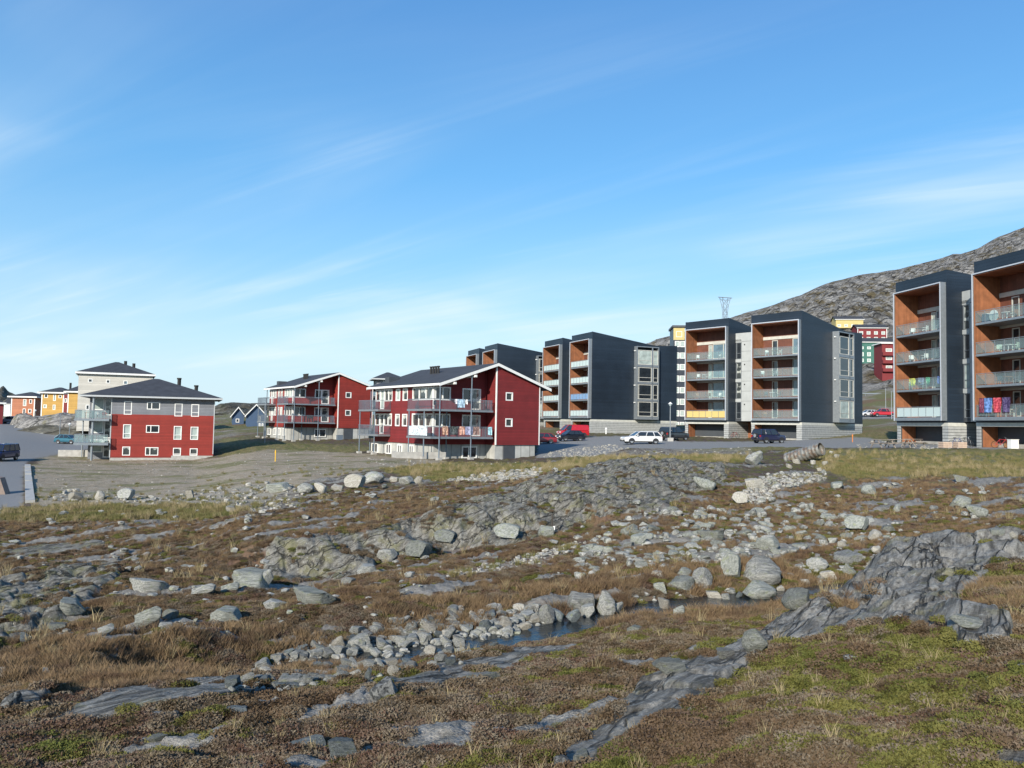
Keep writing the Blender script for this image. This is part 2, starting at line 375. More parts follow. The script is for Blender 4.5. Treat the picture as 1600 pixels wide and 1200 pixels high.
pu = np.array(pu); pz = np.array(pz)
def prof(u, Y):
    u = np.clip(u, pu[0], pu[-1]); iu = np.clip(np.searchsorted(pu, u)-1, 0, len(pu)-2); t = (u-pu[iu])/(pu[iu+1]-pu[iu])
    t = t*t*(3-2*t)*.5+t*.5
    q = (np.log(np.clip(Y, .6, 260))-YL[0])/(YL[1]-YL[0]); iy = np.clip(q.astype(int), 0, len(YL)-2); s = q-iy
    a = pz[iu, iy]*(1-s)+pz[iu, iy+1]*s; b = pz[iu+1, iy]*(1-s)+pz[iu+1, iy+1]*s
    return a*(1-t)+b*t
# stream course
WPTS = [at(*p) for p in [(1420,893,24.5),(1330,912,23.2),(1250,925,22.3),(1160,933,21.6),(1060,942,20.6),(985,952,19.9),(905,968,19.2),(830,985,18.4),(760,1000,17.7),(680,1015,17.0),(600,1030,16.4),(520,1041,15.9),(440,1052,15.5),(375,1062,15.1),(300,1070,14.8)]]
WA = np.array([tuple(p) for p in WPTS]); WA[:, 2] = np.linspace(-4.42, -4.92, len(WA))
WW = .8*np.array([.5, .8, .9, 1.15, 1.25, 1.0, .85, 1.1, 1.3, 1.45, 1.5, 1.4, 1.2, .9, .5])
def streamd(X, Y):
    best = np.full(X.shape, 1e9); zb = np.zeros(X.shape); wb = np.ones(X.shape)
    for i in range(len(WA)-1):
        ax, ay, az = WA[i]; bx, by, bz = WA[i+1]; dx, dy = bx-ax, by-ay
        t = np.clip(((X-ax)*dx+(Y-ay)*dy)/(dx*dx+dy*dy), 0, 1)
        d = np.hypot(X-ax-dx*t, Y-ay-dy*t); m = d < best
        best = np.where(m, d, best); zb = np.where(m, az+(bz-az)*t, zb); wb = np.where(m, WW[i]+(WW[i+1]-WW[i])*t, wb)
    return best, zb, wb
def base_z(X, Y):
    Ye = np.maximum(Y, .6); rr = np.hypot(X, Y)
    Yu = np.where(Y > .3*rr, Y, .3*rr)
    z = prof(X/np.maximum(Yu, .3), Yu)
    back = sstep(.30, -.1, Y/np.maximum(rr, .1))
    z = z*(1-back)+(-1.75-.012*rr)*back
    d, zw, w = streamd(X, Y)
    wob = .25*noise(X*.9, Y*.9)
    a = sstep(w+1.5, w*.55, d+wob)
    z = z*(1-a)+(zw-.30)*a
    return z
# ---- zones, drawn as outlines over the ground
ZN = dict(
 road=[[(-300,655),(0,655),(62,661),(100,672),(140,684),(200,692),(330,700),(335,706),(150,700),(100,708),(60,716),(42,722),(36,745),(36,792),(-300,800)]],
 lot=[[(838,707),(845,690),(860,683),(1040,680),(1060,690),(1180,690),(1350,683),(1400,692),(1600,698),(1700,700),(1700,704),(1600,702),(1400,700),(1290,700),(1200,698),(1075,702),(980,700),(940,710),(838,716)],
      [(1240,646),(1450,646),(1700,640),(1700,648),(1450,654),(1240,656)]],
 dirt=[[(48,726),(130,718),(335,716),(420,702),(640,712),(700,722),(560,738),(480,752),(400,786),(220,790),(50,792)],[(60,716),(110,706),(160,702),(160,722),(60,728)]],
 scree=[[(60,782),(110,765),(180,770),(260,778),(330,764),(420,756),(480,764),(470,795),(400,802),(330,790),(200,788)],[(690,752),(800,736),(850,732),(845,746),(760,756)],[(930,712),(1000,700),(1080,702),(1170,700),(1180,712),(1090,712),(1000,714)],
        [(860,705),(950,695),(985,700),(930,714),(850,714)],[(1150,790),(1160,765),(1200,745),(1290,740),(1290,752),(1220,762),(1190,790)],
        [(690,895),(760,882),(850,862),(905,842),(920,850),(860,878),(780,896),(700,904)]],
 blockfield=[[(930,850),(960,820),(1010,800),(1080,792),(1180,795),(1260,790),(1330,805),(1420,820),(1400,850),(1300,850),(1200,875),(1100,890),(960,890),(900,870)]],
 green=[[(560,716),(700,722),(860,724),(900,712),(1170,712),(1170,722),(960,724),(860,742),(760,752),(680,752),(600,738)],[(1260,706),(1340,702),(1600,702),(1700,700),(1700,745),(1500,745),(1330,748),(1280,735)],
        [(0,800),(60,792),(330,790),(400,798),(330,812),(180,815),(0,815)],[(1060,694),(1180,694),(1250,700),(1180,706),(1060,704)],
        [(345,684),(500,694),(640,700),(420,716),(340,712)],[(1240,660),(1400,656),(1400,690),(1330,686),(1240,690)]],
 rust=[[(0,812),(200,812),(420,806),(600,770),(700,765),(860,745),(870,755),(760,775),(640,800),(480,840),(400,835),(0,870)],
       [(0,1000),(150,1000),(260,1010),(330,1040),(400,1065),(250,1090),(0,1100)],[(260,1030),(420,1000),(620,985),(700,960),(960,900),(1040,905),(960,945),(860,965),(700,985),(420,1060)],
       [(1050,805),(1130,770),(1250,760),(1420,745),(1600,750),(1700,750),(1700,835),(1560,840),(1400,850),(1200,880),(1090,870)],[(490,1050),(560,1042),(575,1060),(520,1076),(480,1072)]],
 heath=[[(0,815),(1700,760),(1700,980),(900,985),(430,1075),(0,1085)]],
 rockA=[[(842,1210),(888,1170),(953,1135),(1003,1084),(1052,1043),(1150,1016),(1200,1000),(1250,972),(1310,955),(1335,905),(1365,868),(1430,852),(1540,846),(1640,836),(1700,836),(1700,866),(1620,878),(1560,890),(1530,925),(1490,950),(1480,965),(1560,966),(1560,985),(1440,992),(1370,985),(1300,1010),(1245,1022),(1192,1035),(1126,1083),(1068,1130),(995,1164),(950,1190),(938,1215)],
        [(1465,985),(1510,978),(1580,990),(1575,1012),(1500,1018)],[(1520,1200),(1560,1180),(1640,1165),(1640,1210),(1520,1210)]],
 rockB=[[(75,1142),(120,1112),(190,1090),(260,1080),(330,1066),(375,1064),(392,1078),(420,1072),(420,1084),(370,1096),(300,1108),(210,1122),(130,1136)],[(0,1120),(20,1100),(70,1085),(110,1080),(80,1098),(40,1118)]],
 rockC=[[(520,1080),(600,1066),(680,1046),(745,1036),(800,1024),(905,1018),(915,1028),(860,1040),(820,1052),(760,1072),(690,1084),(600,1088),(540,1088)]],
 rockD=[[(408,906),(412,862),(430,846),(500,842),(560,838),(600,826),(680,806),(740,782),(800,765),(870,742),(960,722),(1060,722),(1130,730),(1136,750),(1110,768),(1075,772),(1050,792),(1000,806),(930,815),(870,836),(820,852),(700,866),(650,878),(590,886),(545,908),(470,916)]],
 rockE=[[(-40,930),(20,905),(90,890),(170,882),(192,892),(180,912),(150,930),(125,945),(60,960),(30,985),(-40,990)],[(-40,985),(40,975),(120,940),(125,960),(60,990),(-40,1030)]],
 rockF=[[(0,862),(100,850),(160,846),(170,856),(60,872),(0,880)]],
)
def pip(x, y, poly):
    ins = np.zeros(x.shape, bool); n = len(poly)
    for i in range(n):
        x1, y1 = poly[i]; x2, y2 = poly[(i+1) % n]
        if y1 == y2: continue
        c = ((y1 > y) != (y2 > y)) & (x < (x2-x1)*(y-y1)/(y2-y1)+x1); ins ^= c
    return ins
def zone(name, X, Y, Z, warp=1.0):
    px, py = topx(X, Y, Z)
    s = np.clip(warp*3.2*30/np.maximum(Y, 4), 2.0, 12)
    px = px+s*2.2*fbm(X*.55+3, Y*.55, 4, .6); py = py+s*.9*fbm(X*.55-7, Y*.55+5, 4, .6)
    m = np.zeros(X.shape, bool)
    for p in ZN[name]: m |= pip(px, py, p)
    return m & (Y > 1.5)
def masks(X, Y, Z):
    mk = {k: zone(k, X, Y, Z, .35 if k in ('road', 'lot') else .6 if k.startswith('rock') else 1.3) for k in ZN}
    return mk
ROCKS = ['rockA', 'rockB', 'rockC', 'rockD', 'rockE', 'rockF']
def rock_relief(X, Y, f, blk=.6):
    """foliated bedrock: ribs along one strike direction"""
    a = R(56); s = X*math.cos(a)+Y*math.sin(a); t = -X*math.sin(a)+Y*math.cos(a)
    wv = fbm(X*.35, Y*.35, 3)*1.2
    big = .42*fbm(s*.33, t*.7+wv, 4)+.16*ridged(s*.4+9, t*.9+wv, 3)
    med = .07*ridged(s*.7, t*2.6+wv*2, 4)*(.4+.9*np.abs(fbm(s*.2+3, t*.3, 2))*2)
    crack = np.minimum(0, noise(s*1.1+4, t*.8)**2*1.0-.015)*5
    q = t*.8+wv*1.6+.5*noise(s*.5, t*.6); stepd = (sstep(.62, .95, q-np.floor(q))-(q-np.floor(q)))*(.5+.8*noise(s*.13+7, t*.5))
    fine = .022*ridged(s*3.5, t*11, 3)
    wx_ = s*.30+.45*fbm(s*.5, t*.5, 3); wy_ = t*.62+.45*fbm(s*.5+8, t*.5, 3)
    a1, a2, rv, ox, oy = worley(wx_, wy_); e1 = sstep(0, .10, a2-a1)
    blocks = (rv-.5)*.30+ox*(rv-.4)*.45+oy*(.6-rv)*.55-(1-e1)*.16
    b1, b2, rw, px2, py2 = worley(wx_*2.9, wy_*2.9, 5); e2 = sstep(0, .14, b2-b1)
    blocks = blocks+.16*((rw-.5)*.22+px2*(rw-.5)*.4+py2*(.5-rw)*.3-(1-e2)*.10)
    return f*(big*.8+med+.12*stepd+crack+fine+blk*blocks)

# ---- polar grid around the viewpoint
inner = np.linspace(-37, 37, 900)
left = -37-(np.linspace(0, 1, 41)[1:]**1.4)*143; rightc = 37+(np.linspace(0, 1, 41)[1:]**1.4)*143
phi = np.radians(np.concatenate([left[::-1], inner, rightc[:-1]]))
rad = np.concatenate([np.geomspace(.5, 3.6, 24)[:-1], np.geomspace(3.6, 105, 590)[:-1], np.geomspace(105, 262, 75)[:-1], np.geomspace(262, 5000, 26)])
PH, RR = np.meshgrid(phi, rad)
GX = np.sin(PH)*RR; GY = np.cos(PH)*RR
GZ = base_z(GX, GY)
FL = sstep(262, 900, RR); GZ = GZ*(1-FL)+(-5.0)*FL
mk = masks(GX, GY, GZ)
soft = np.zeros_like(GZ)
allrock = np.zeros(GZ.shape, bool)
for k in ROCKS: allrock |= mk[k]
def blur(a, n=2):
    a = a.astype(float)
    for _ in range(n):
        p = np.pad(a, 1, 'edge'); a = (p[1:-1, 1:-1]*2+p[:-2, 1:-1]+p[2:, 1:-1]+p[1:-1, :-2]+p[1:-1, 2:])/6
    return a
rf = blur(allrock, 5); hard = blur(mk['road'] | mk['lot'], 4); dirt = blur(mk['dirt'] | mk['scree'], 4)
sdist, _, sw = streamd(GX, GY)
near = sstep(300, 100, RR)
hum = (.17*fbm(GX*.5, GY*.5, 3)+.14*fbm(GX*1.3+5, GY*1.3, 3)+.05*fbm(GX*5, GY*5, 3)+.012*fbm(GX*18, GY*18, 2))
hum *= (1-hard*.97)*(1-dirt*.75)*(1-rf)*near*sstep(1.5, 5, RR)*(.35+.65*sstep(.3, 2.2, sdist-sw*.5))
amp = np.zeros_like(GZ)
for k, a in (('rockA', .85), ('rockB', .40), ('rockC', .38), ('rockD', 1.05), ('rockE', 1.1), ('rockF', .45)): amp = np.maximum(amp, mk[k]*a)
amp = blur(amp, 6)
# keep the bedrock from being carried above the sightline of things behind: relief shrinks near the viewer
amp *= sstep(5, 15, RR)*.55+.45
rel = rock_relief(GX, GY, 1.0, .12+.38*blur(mk['rockD'] | mk['rockE'], 4)+.35*sstep(1180, 1330, topx(GX, GY, GZ)[0])*blur(mk['rockA'], 4))
rel = np.clip(rel, -.55, .42)
GZ = GZ+hum+amp*rel+rf*.10*sstep(3, 10, RR)
def gz_fast(x, y):
    """height of the finished ground by bilinear look-up"""
    x = np.asarray(x, float); y = np.asarray(y, float)
    r = np.hypot(x, y); p = np.arctan2(x, y)
    i = np.interp(r, rad, np.arange(len(rad))); j = np.interp(p, phi, np.arange(len(phi)))
    i0 = np.clip(i.astype(int), 0, len(rad)-2); j0 = np.clip(j.astype(int), 0, len(phi)-2); a = i-i0; b = j-j0
    return (GZ[i0, j0]*(1-a)+GZ[i0+1, j0]*a)*(1-b)+(GZ[i0, j0+1]*(1-a)+GZ[i0+1, j0+1]*a)*b
def hit(px, py, far=255.):
    """where the sightline of a photo position meets the ground"""
    u, w = ray(px, py); Ys = np.geomspace(2.5, far, 900)
    d = w*Ys-gz_fast(u*Ys, Ys); k = np.argmax(d < 0)
    if not (d < 0).any(): k = len(Ys)-1
    Y = Ys[max(k, 1)]; return Vector((float(u*Y), float(Y), float(gz_fast(u*Y, Y))))
def onground(x, y): return Vector((x, y, float(gz_fast(x, y))))

# ---- ground colours (albedo of soil, heath and moss by patch)
def mixc(C, m, c):
    m = m[..., None]; return C*(1-m)+np.array(c)*m
C = np.zeros(GZ.shape+(3,)); C[:] = (.085, .064, .050)
f1 = fbm(GX*.45, GY*.45, 5, .6); f2 = fbm(GX*1.4+40, GY*1.4, 5, .6); f3 = fbm(GX*.9-20, GY*1.5, 5, .65); f4 = fbm(GX*4, GY*4+11, 3)
px_, py_ = topx(GX, GY, GZ)
rightness = sstep(700, 1500, px_)
mossm = sstep(.02-.16*rightness, .22-.12*rightness, f3+.25*f4)
C = mixc(C, mossm*.9, (.095, .098, .024))
C = mixc(C, sstep(.10, .34, f2)*.7, (.125, .098, .082))
C = mixc(C, sstep(.22, .4, -f2)*.7, (.10, .045, .03))
H = blur(mk['heath'], 6)
Ch = np.zeros_like(C); Ch[:] = (.135, .085, .056)
Ch = mixc(Ch, sstep(.0, .25, f2)*.8, (.080, .052, .046)); Ch = mixc(Ch, sstep(.05, .3, f3)*.75, (.095, .092, .034)); Ch = mixc(Ch, sstep(.05, .3, -f1)*.6, (.17, .115, .07))
C = C*(1-H[..., None])+Ch*H[..., None]
ru = blur(mk['rust'], 7)
Cr = np.zeros_like(C); Cr[:] = (.135, .082, .046); Cr = mixc(Cr, sstep(.0, .3, f2), (.095, .060, .042)); Cr = mixc(Cr, sstep(.0, .25, f3), (.12, .105, .045))
C = C*(1-ru[..., None])+Cr*ru[..., None]
gr = blur(mk['green'], 6)
Cg = np.zeros_like(C); Cg[:] = (.138, .126, .050); Cg = mixc(Cg, sstep(.0, .25, f2), (.20, .165, .07)); Cg = mixc(Cg, sstep(.1, .3, f3), (.090, .108, .030)); Cg = mixc(Cg, sstep(.15, .35, -f3), (.18, .15, .09))
C = C*(1-gr[..., None])+Cg*gr[..., None]
dd = blur(mk['dirt'], 4)
Cd = np.zeros_like(C); Cd[:] = (.285, .235, .165); Cd = mixc(Cd, sstep(.0, .3, f2), (.33, .285, .22)); Cd = mixc(Cd, sstep(.05, .25, fbm(GX*.12, GY*.25, 5, .6))*.8, (.15, .145, .06)); Cd = mixc(Cd, sstep(.2, .4, -f2)*.6, (.15, .12, .09))
C = C*(1-dd[..., None])+Cd*dd[..., None]
C = mixc(C, blur(mk['scree'], 7)*.75*sstep(-.25, .15, f3+.5*f4), (.29, .27, .225)); C = mixc(C, dd*sstep(.12, .3, fbm(GX*.22+9, GY*.5, 5, .6))*.35, (.145, .14, .065))
C = mixc(C, blur(mk['blockfield'], 4)*.45*sstep(-.2, .2, f2), (.22, .215, .19))
C = mixc(C, blur(mk['road'], 2), (.205, .205, .20)); C = mixc(C, blur(mk['lot'], 2), (.225, .225, .215))
C = mixc(C, sstep(sw+.35, sw*.7, sdist+.3*f2), (.060, .055, .045))
farm = sstep(110, 170, RR)
Cf = np.zeros_like(C); Cf[:] = (.13, .125, .055); Cf = mixc(Cf, sstep(.0, .25, fbm(GX*.06, GY*.06, 5, .6)), (.21, .19, .155)); Cf = mixc(Cf, sstep(.1, .3, fbm(GX*.1+30, GY*.1, 4)), (.15, .10, .06))
ff = farm*(1-hard); C = C*(1-ff[..., None])+Cf*ff[..., None]

_a = R(30); _s = GX*math.cos(_a)+GY*math.sin(_a); _t = -GX*math.sin(_a)+GY*math.cos(_a)
pn0 = fbm(_s*.16+60, _t*.55, 6, .62)
midz = sstep(13, 24, RR)*sstep(70, 45, RR)
barem = sstep(.235-.15*midz, .275-.15*midz, pn0)*(1-hard)*(1-dirt)*(1-gr*.8)*(1-rf)*sstep(2.5, 5, RR)*sstep(90, 60, RR)*sstep(sw+.2, sw+1.2, sdist)
C = mixc(C, barem*.92, (.235, .225, .20)); C = mixc(C, barem*sstep(-.05, .25, fbm(GX*3, GY*3, 4))*.7, (.135, .13, .112))
GZ += barem*(.05+.10*rock_relief(GX*1.3, GY*1.3, 1.0, .8))
allv0 = None
def ground_material(name, stain=1.0, bumpd=.03, bscale=38, rough=.95):
    m = bpy.data.materials.new(name); m.use_nodes = True; nt = m.node_tree; n = nt.nodes; l = nt.links; p = n['Principled BSDF']
    p.inputs['Roughness'].default_value = rough; p.inputs['Specular IOR Level'].default_value = .15
    a = n.new('ShaderNodeAttribute'); a.attribute_name = 'tone'
    g = n.new('ShaderNodeNewGeometry')
    n1 = n.new('ShaderNodeTexNoise'); n1.inputs['Scale'].default_value = 9; n1.inputs['Detail'].default_value = 8; n1.inputs['Roughness'].default_value = .7; l.new(g.outputs['Position'], n1.inputs['Vector'])
    n2 = n.new('ShaderNodeTexNoise'); n2.inputs['Scale'].default_value = 70; n2.inputs['Detail'].default_value = 4; l.new(g.outputs['Position'], n2.inputs['Vector'])
    mr = n.new('ShaderNodeMapRange'); mr.inputs[1].default_value = .3; mr.inputs[2].default_value = .7; mr.inputs[3].default_value = 1-.42*stain; mr.inputs[4].default_value = 1+.42*stain; l.new(n1.outputs[0], mr.inputs[0])
    m2 = n.new('ShaderNodeMapRange'); m2.inputs[1].default_value = .3; m2.inputs[2].default_value = .7; m2.inputs[3].default_value = 1-.35*stain; m2.inputs[4].default_value = 1+.35*stain; l.new(n2.outputs[0], m2.inputs[0])
    q = M('MULTIPLY', mr.outputs[0], m2.outputs[0], n, l)
    mx = n.new('ShaderNodeMix'); mx.data_type = 'RGBA'; mx.blend_type = 'MULTIPLY'; mx.inputs['Factor'].default_value = 1
    l.new(a.outputs['Color'], mx.inputs['A']); l.new(q, mx.inputs['B']); l.new(mx.outputs['Result'], p.inputs['Base Color'])
    b = n.new('ShaderNodeBump'); b.inputs['Strength'].default_value = .9; b.inputs['Distance'].default_value = bumpd
    n3 = n.new('ShaderNodeTexNoise'); n3.inputs['Scale'].default_value = bscale; n3.inputs['Detail'].default_value = 6; l.new(g.outputs['Position'], n3.inputs['Vector'])
    l.new(n3.outputs[0], b.inputs['Height']); l.new(b.outputs[0], p.inputs['Normal'])
    return m
def rock_material(name, dark, light, lichen, objcoord=False, strike=56, bumpd=.05, sc_=1.0, lich=(.56, .68), spot=(.60, .68)):
    m = bpy.data.materials.new(name); m.use_nodes = True; nt = m.node_tree; n = nt.nodes; l = nt.links; p = n['Principled BSDF']
    p.inputs['Roughness'].default_value = .95; p.inputs['Specular IOR Level'].default_value = .12
    if objcoord:
        t = n.new('ShaderNodeTexCoord'); oi = n.new('ShaderNodeObjectInfo'); va = n.new('ShaderNodeVectorMath'); va.operation = 'ADD'
        l.new(t.outputs['Object'], va.inputs[0]); sc3 = M('MULTIPLY', oi.outputs['Random'], 50., n, l); l.new(sc3, va.inputs[1]); P = va.outputs[0]
    else:
        g = n.new('ShaderNodeNewGeometry'); P = g.outputs['Position']
    mp = n.new('ShaderNodeMapping'); mp.inputs['Rotation'].default_value = (0, 0, R(-strike)); l.new(P, mp.inputs[0])
    mp2 = n.new('ShaderNodeMapping'); mp2.inputs['Scale'].default_value = (.35*sc_, 2.4*sc_, 1.6*sc_); l.new(mp.outputs[0], mp2.inputs[0])
    def NZ(src, s, d=7, r=.62, dist=0):
        q = n.new('ShaderNodeTexNoise'); q.inputs['Scale'].default_value = s; q.inputs['Detail'].default_value = d; q.inputs['Roughness'].default_value = r; q.inputs['Distortion'].default_value = dist; l.new(src, q.inputs['Vector']); return q.outputs[0]
    def RNG(v, a, b_, c=0., d=1.):
        q = n.new('ShaderNodeMapRange'); q.inputs[1].default_value = a; q.inputs[2].default_value = b_; q.inputs[3].default_value = c; q.inputs[4].default_value = d; l.new(v, q.inputs[0]); return q.outputs[0]
    def MIX(f, a, b_, bt='MIX'):
        q = n.new('ShaderNodeMix'); q.data_type = 'RGBA'; q.blend_type = bt
        for s_, v in (('Factor', f), ('A', a), ('B', b_)):
            if isinstance(v, tuple): q.inputs[s_].default_value = (*v, 1)
            elif isinstance(v, (int, float)): q.inputs[s_].default_value = v
            else: l.new(v, q.inputs[s_])
        return q.outputs['Result']
    stria = NZ(mp2.outputs[0], 2.6, 9, .68, .5); blot = NZ(P, 1.7*sc_, 7, .6); fine = NZ(P, 26*sc_, 6, .75); spots = NZ(P, 9*sc_, 3, .5)
    c = MIX(RNG(stria, .40, .60), dark, light)
    c = MIX(RNG(blot, lich[0], lich[1], 0, .85), c, lichen)
    c = MIX(RNG(spots, spot[0], spot[1], 0, .45), c, (.42, .42, .38))
    c = MIX(RNG(NZ(P, 13*sc_, 4, .6), .60, .70, 0, .75), c, (.045, .045, .042))
    vo = n.new('ShaderNodeTexVoronoi'); vo.feature = 'DISTANCE_TO_EDGE'; vo.inputs['Scale'].default_value = .75
    wv = n.new('ShaderNodeVectorMath'); wv.operation = 'ADD'; l.new(mp2.outputs[0], wv.inputs[0])
    wn2 = n.new('ShaderNodeTexNoise'); wn2.inputs['Scale'].default_value = 1.6; wn2.inputs['Detail'].default_value = 5; l.new(mp2.outputs[0], wn2.inputs['Vector'])
    wsc = n.new('ShaderNodeVectorMath'); wsc.operation = 'SCALE'; wsc.inputs['Scale'].default_value = .9; l.new(wn2.outputs['Color'], wsc.inputs[0]); l.new(wsc.outputs[0], wv.inputs[1]); l.new(wv.outputs[0], vo.inputs['Vector'])
    crk = RNG(vo.outputs['Distance'], .0, .035, 1, 0)
    if not objcoord: c = MIX(M('MULTIPLY', crk, .8, n, l), c, (.03, .028, .024))
    if objcoord:
        c = MIX(1.0, c, RNG(oi.outputs['Random'], 0, 1, .68, 1.28), 'MULTIPLY')
    c = MIX(1.0, c, RNG(fine, .3, .7, .62, 1.38), 'MULTIPLY')
    l.new(c, p.inputs['Base Color'])
    b = n.new('ShaderNodeBump'); b.inputs['Strength'].default_value = 1.0; b.inputs['Distance'].default_value = bumpd
    h = M('ADD', M('MULTIPLY', stria, 1.3, n, l), M('MULTIPLY', fine, .55, n, l), n, l); h = M('SUBTRACT', h, M('MULTIPLY', crk, .0 if objcoord else .8, n, l), n, l); l.new(h, b.inputs['Height']); l.new(b.outputs[0], p.inputs['Normal'])
    return m
GM = ground_material('tundra_soil'); RM_ = ground_material('worn_asphalt', .35, .006, 60, .9); LM = ground_material('grey_gravel', .55, .015, 50, .95)
BR = rock_material('foliated_grey_bedrock', (.095, .090, .078), (.315, .30, .262), (.21, .20, .12))
BR2 = rock_material('lichen_covered_bedrock', (.085, .080, .066), (.27, .255, .215), (.19, .18, .10), lich=(.5, .64))
cls = np.zeros(GZ.shape, int)
for i, k in enumerate(ROCKS): cls[mk[k]] = i+1
cls[mk['road'] & (cls == 0)] = 8; cls[mk['lot'] & (cls == 0)] = 9
nr, nc = GZ.shape
fc = cls[:-1, :-1]
idx = np.arange(nr*nc).reshape(nr, nc)
ii = np.stack([idx[:-1, :-1], idx[:-1, 1:], idx[1:, 1:], idx[1:, :-1]], -1)
allv = np.stack([GX, GY, GZ], -1).reshape(-1, 3); allc = C.reshape(-1, 3)
wrap = np.stack([idx[:-1, -1], idx[:-1, 0], idx[1:, 0], idx[1:, -1]], -1)
def submesh(name, faces, m):
    u, inv = np.unique(faces.reshape(-1), return_inverse=True); f = inv.reshape(-1, 4)[:, ::-1]
    me = bpy.data.meshes.new(name); me.vertices.add(len(u)); me.vertices.foreach_set('co', allv[u].astype(np.float32).ravel())
    me.loops.add(f.size); me.loops.foreach_set('vertex_index', f.ravel().astype(np.int32)); me.polygons.add(len(f))
    me.polygons.foreach_set('loop_start', np.arange(0, f.size, 4, dtype=np.int32)); me.polygons.foreach_set('loop_total', np.full(len(f), 4, np.int32))
    me.polygons.foreach_set('use_smooth', np.ones(len(f), bool))
    me.update(calc_edges=True)
    a = me.attributes.new('tone', 'FLOAT_COLOR', 'POINT'); a.data.foreach_set('color', np.c_[allc[u], np.ones(len(u))].astype(np.float32).ravel())
    me.materials.append(m); return link(name, me)
def pick(c): return ii[fc == c]
tag(submesh('ground', np.concatenate([pick(0), wrap]), GM), kind='structure', label='rolling tundra of heather, moss, dirt and dry grass')
tag(submesh('road', pick(8), RM_), kind='structure', label='worn grey asphalt road curving past the houses')
tag(submesh('parking_lot', pick(9), LM), kind='structure', label='grey gravel parking strip before the dark apartment blocks')
for i, (lab, m) in enumerate([('long smooth grey bedrock slab running diagonally from bottom centre to the right edge', BR),
    ('low dark striped bedrock slab in the left foreground beside the heather', BR), ('flat grey bedrock ledge on the near bank of the stream', BR),
    ('long broken rock ledge and dome crossing the middle ground below the gravel lot', BR2), ('layered tilted rock ledge at the left edge of the tundra', BR2), ('low weathered bedrock strips showing through brown heath', BR2)]):
    f = pick(i+1)
    if len(f): tag(submesh('rock_outcrop', f, m), lab, 'rock outcrop')

# ---- water
wm = bpy.data.materials.new('dark_stream_water'); wm.use_nodes = True
n = wm.node_tree.nodes; l = wm.node_tree.links; p = n['Principled BSDF']
p.inputs['Base Color'].default_value = (.012, .018, .022, 1); p.inputs['Roughness'].default_value = .04; p.inputs['IOR'].default_value = 1.33
g = n.new('ShaderNodeNewGeometry'); nz = n.new('ShaderNodeTexNoise'); nz.inputs['Scale'].default_value = 5.5; nz.inputs['Detail'].default_value = 5; l.new(g.outputs['Position'], nz.inputs['Vector'])
b = n.new('ShaderNodeBump'); b.inputs['Strength'].default_value = .6; b.inputs['Distance'].default_value = .04; l.new(nz.outputs[0], b.inputs['Height']); l.new(b.outputs[0], p.inputs['Normal'])
v = []; f = []
for i in range(len(WA)):
    a = WA[max(i-1, 0)]; c = WA[min(i+1, len(WA)-1)]; d = Vector((c[0]-a[0], c[1]-a[1], 0)).normalized(); nn = Vector((-d.y, d.x, 0))
    for s in (-1, -.33, .33, 1):
        q = Vector(WA[i])+nn*s*(WW[i]+.35); v.append((q.x, q.y, WA[i][2]-.11))
    if i:
        for k in range(3): e = i*4+k; f.append((e-4, e-3, e+1, e))
me = bpy.data.meshes.new('stream'); me.from_pydata(v, [], f); me.materials.append(wm)
tag(link('stream', me), kind='structure', label='narrow dark stream flowing between pale stones')

# ================================================================== ROCKS
def rock_shape(seed, kind, sub):
    if kind == 'slab' and sub < 3: pass
    r = random.Random(seed); bm = bmesh.new(); bmesh.ops.create_icosphere(bm, subdivisions=sub, radius=1)
    P = np.array([v.co[:] for v in bm.verts])
    ncut = {'block': 14, 'slab': 12, 'round': 9}[kind]
    rs = np.random.RandomState(seed)
    for _ in range(ncut):
        nrm = rs.randn(3)
        if kind == 'slab': nrm[2] *= .5
        nrm /= np.linalg.norm(nrm); h = rs.uniform(.42, .76) if kind != 'round' else rs.uniform(.62, .86)
        d = P@nrm; k = np.maximum(d-h, 0); P -= k[:, None]*nrm*.96
    if kind == 'slab': P[:, 2] = np.clip(P[:, 2], -.62, .50+.12*P[:, 0]*rs.choice([-1, 1]))
    L = np.linalg.norm(P, axis=1, keepdims=True)
    nz = fbm(P[:, 0]*1.7+seed*3.1+P[:, 2], P[:, 1]*1.7+P[:, 2]*1.3, 4)
    P *= 1+.13*nz[:, None]+.05*ridged(P[:, 0]*3+seed, P[:, 1]*3+P[:, 2]*2, 3)[:, None]
    P /= np.abs(P).max(0)
    P[:, 2] = np.maximum(P[:, 2], -.8)
    for v, c in zip(bm.verts, P): v.co = c
    me = bpy.data.meshes.new('stone'); bm.to_mesh(me); bm.free()
    for pl in me.polygons: pl.use_smooth = (sub > 3)
    return me
RK = rock_material('pale_boulder_rock', (.15, .155, .145), (.37, .37, .34), (.24, .26, .16), True, 20, .03, 1.6)
RKG = rock_material('green_grey_boulder_rock', (.145, .155, .138), (.31, .32, .285), (.22, .24, .14), True, 20, .03, 1.6)
RKD = rock_material('dark_slate_rock', (.085, .10, .105), (.20, .225, .225), (.15, .17, .10), True, 20, .03, 1.6)
RKL = rock_material('black_and_white_lichen_rock', (.06, .065, .065), (.20, .21, .21), (.45, .46, .44), True, 20, .03, 1.2, (.47, .55))
RKW = rock_material('pale_tan_stone', (.26, .24, .20), (.46, .44, .38), (.36, .35, .26), True, 20, .03, 1.6)
RMAT = {'p': RK, 'g': RKG, 'd': RKD, 'l': RKL, 'w': RKW}
SH = {}
def rock_mesh(kind, i, sub, m):
    k = (kind, i, sub, m)
    if k not in SH:
        k0 = (kind, i, sub)
        if k0 not in SH: SH[k0] = rock_shape(i*7+{'block': 1, 'slab': 300, 'round': 600}[kind], kind, sub)
        me = SH[k0].copy(); me.materials.append(RMAT[m]); SH[k] = me
    return SH[k]
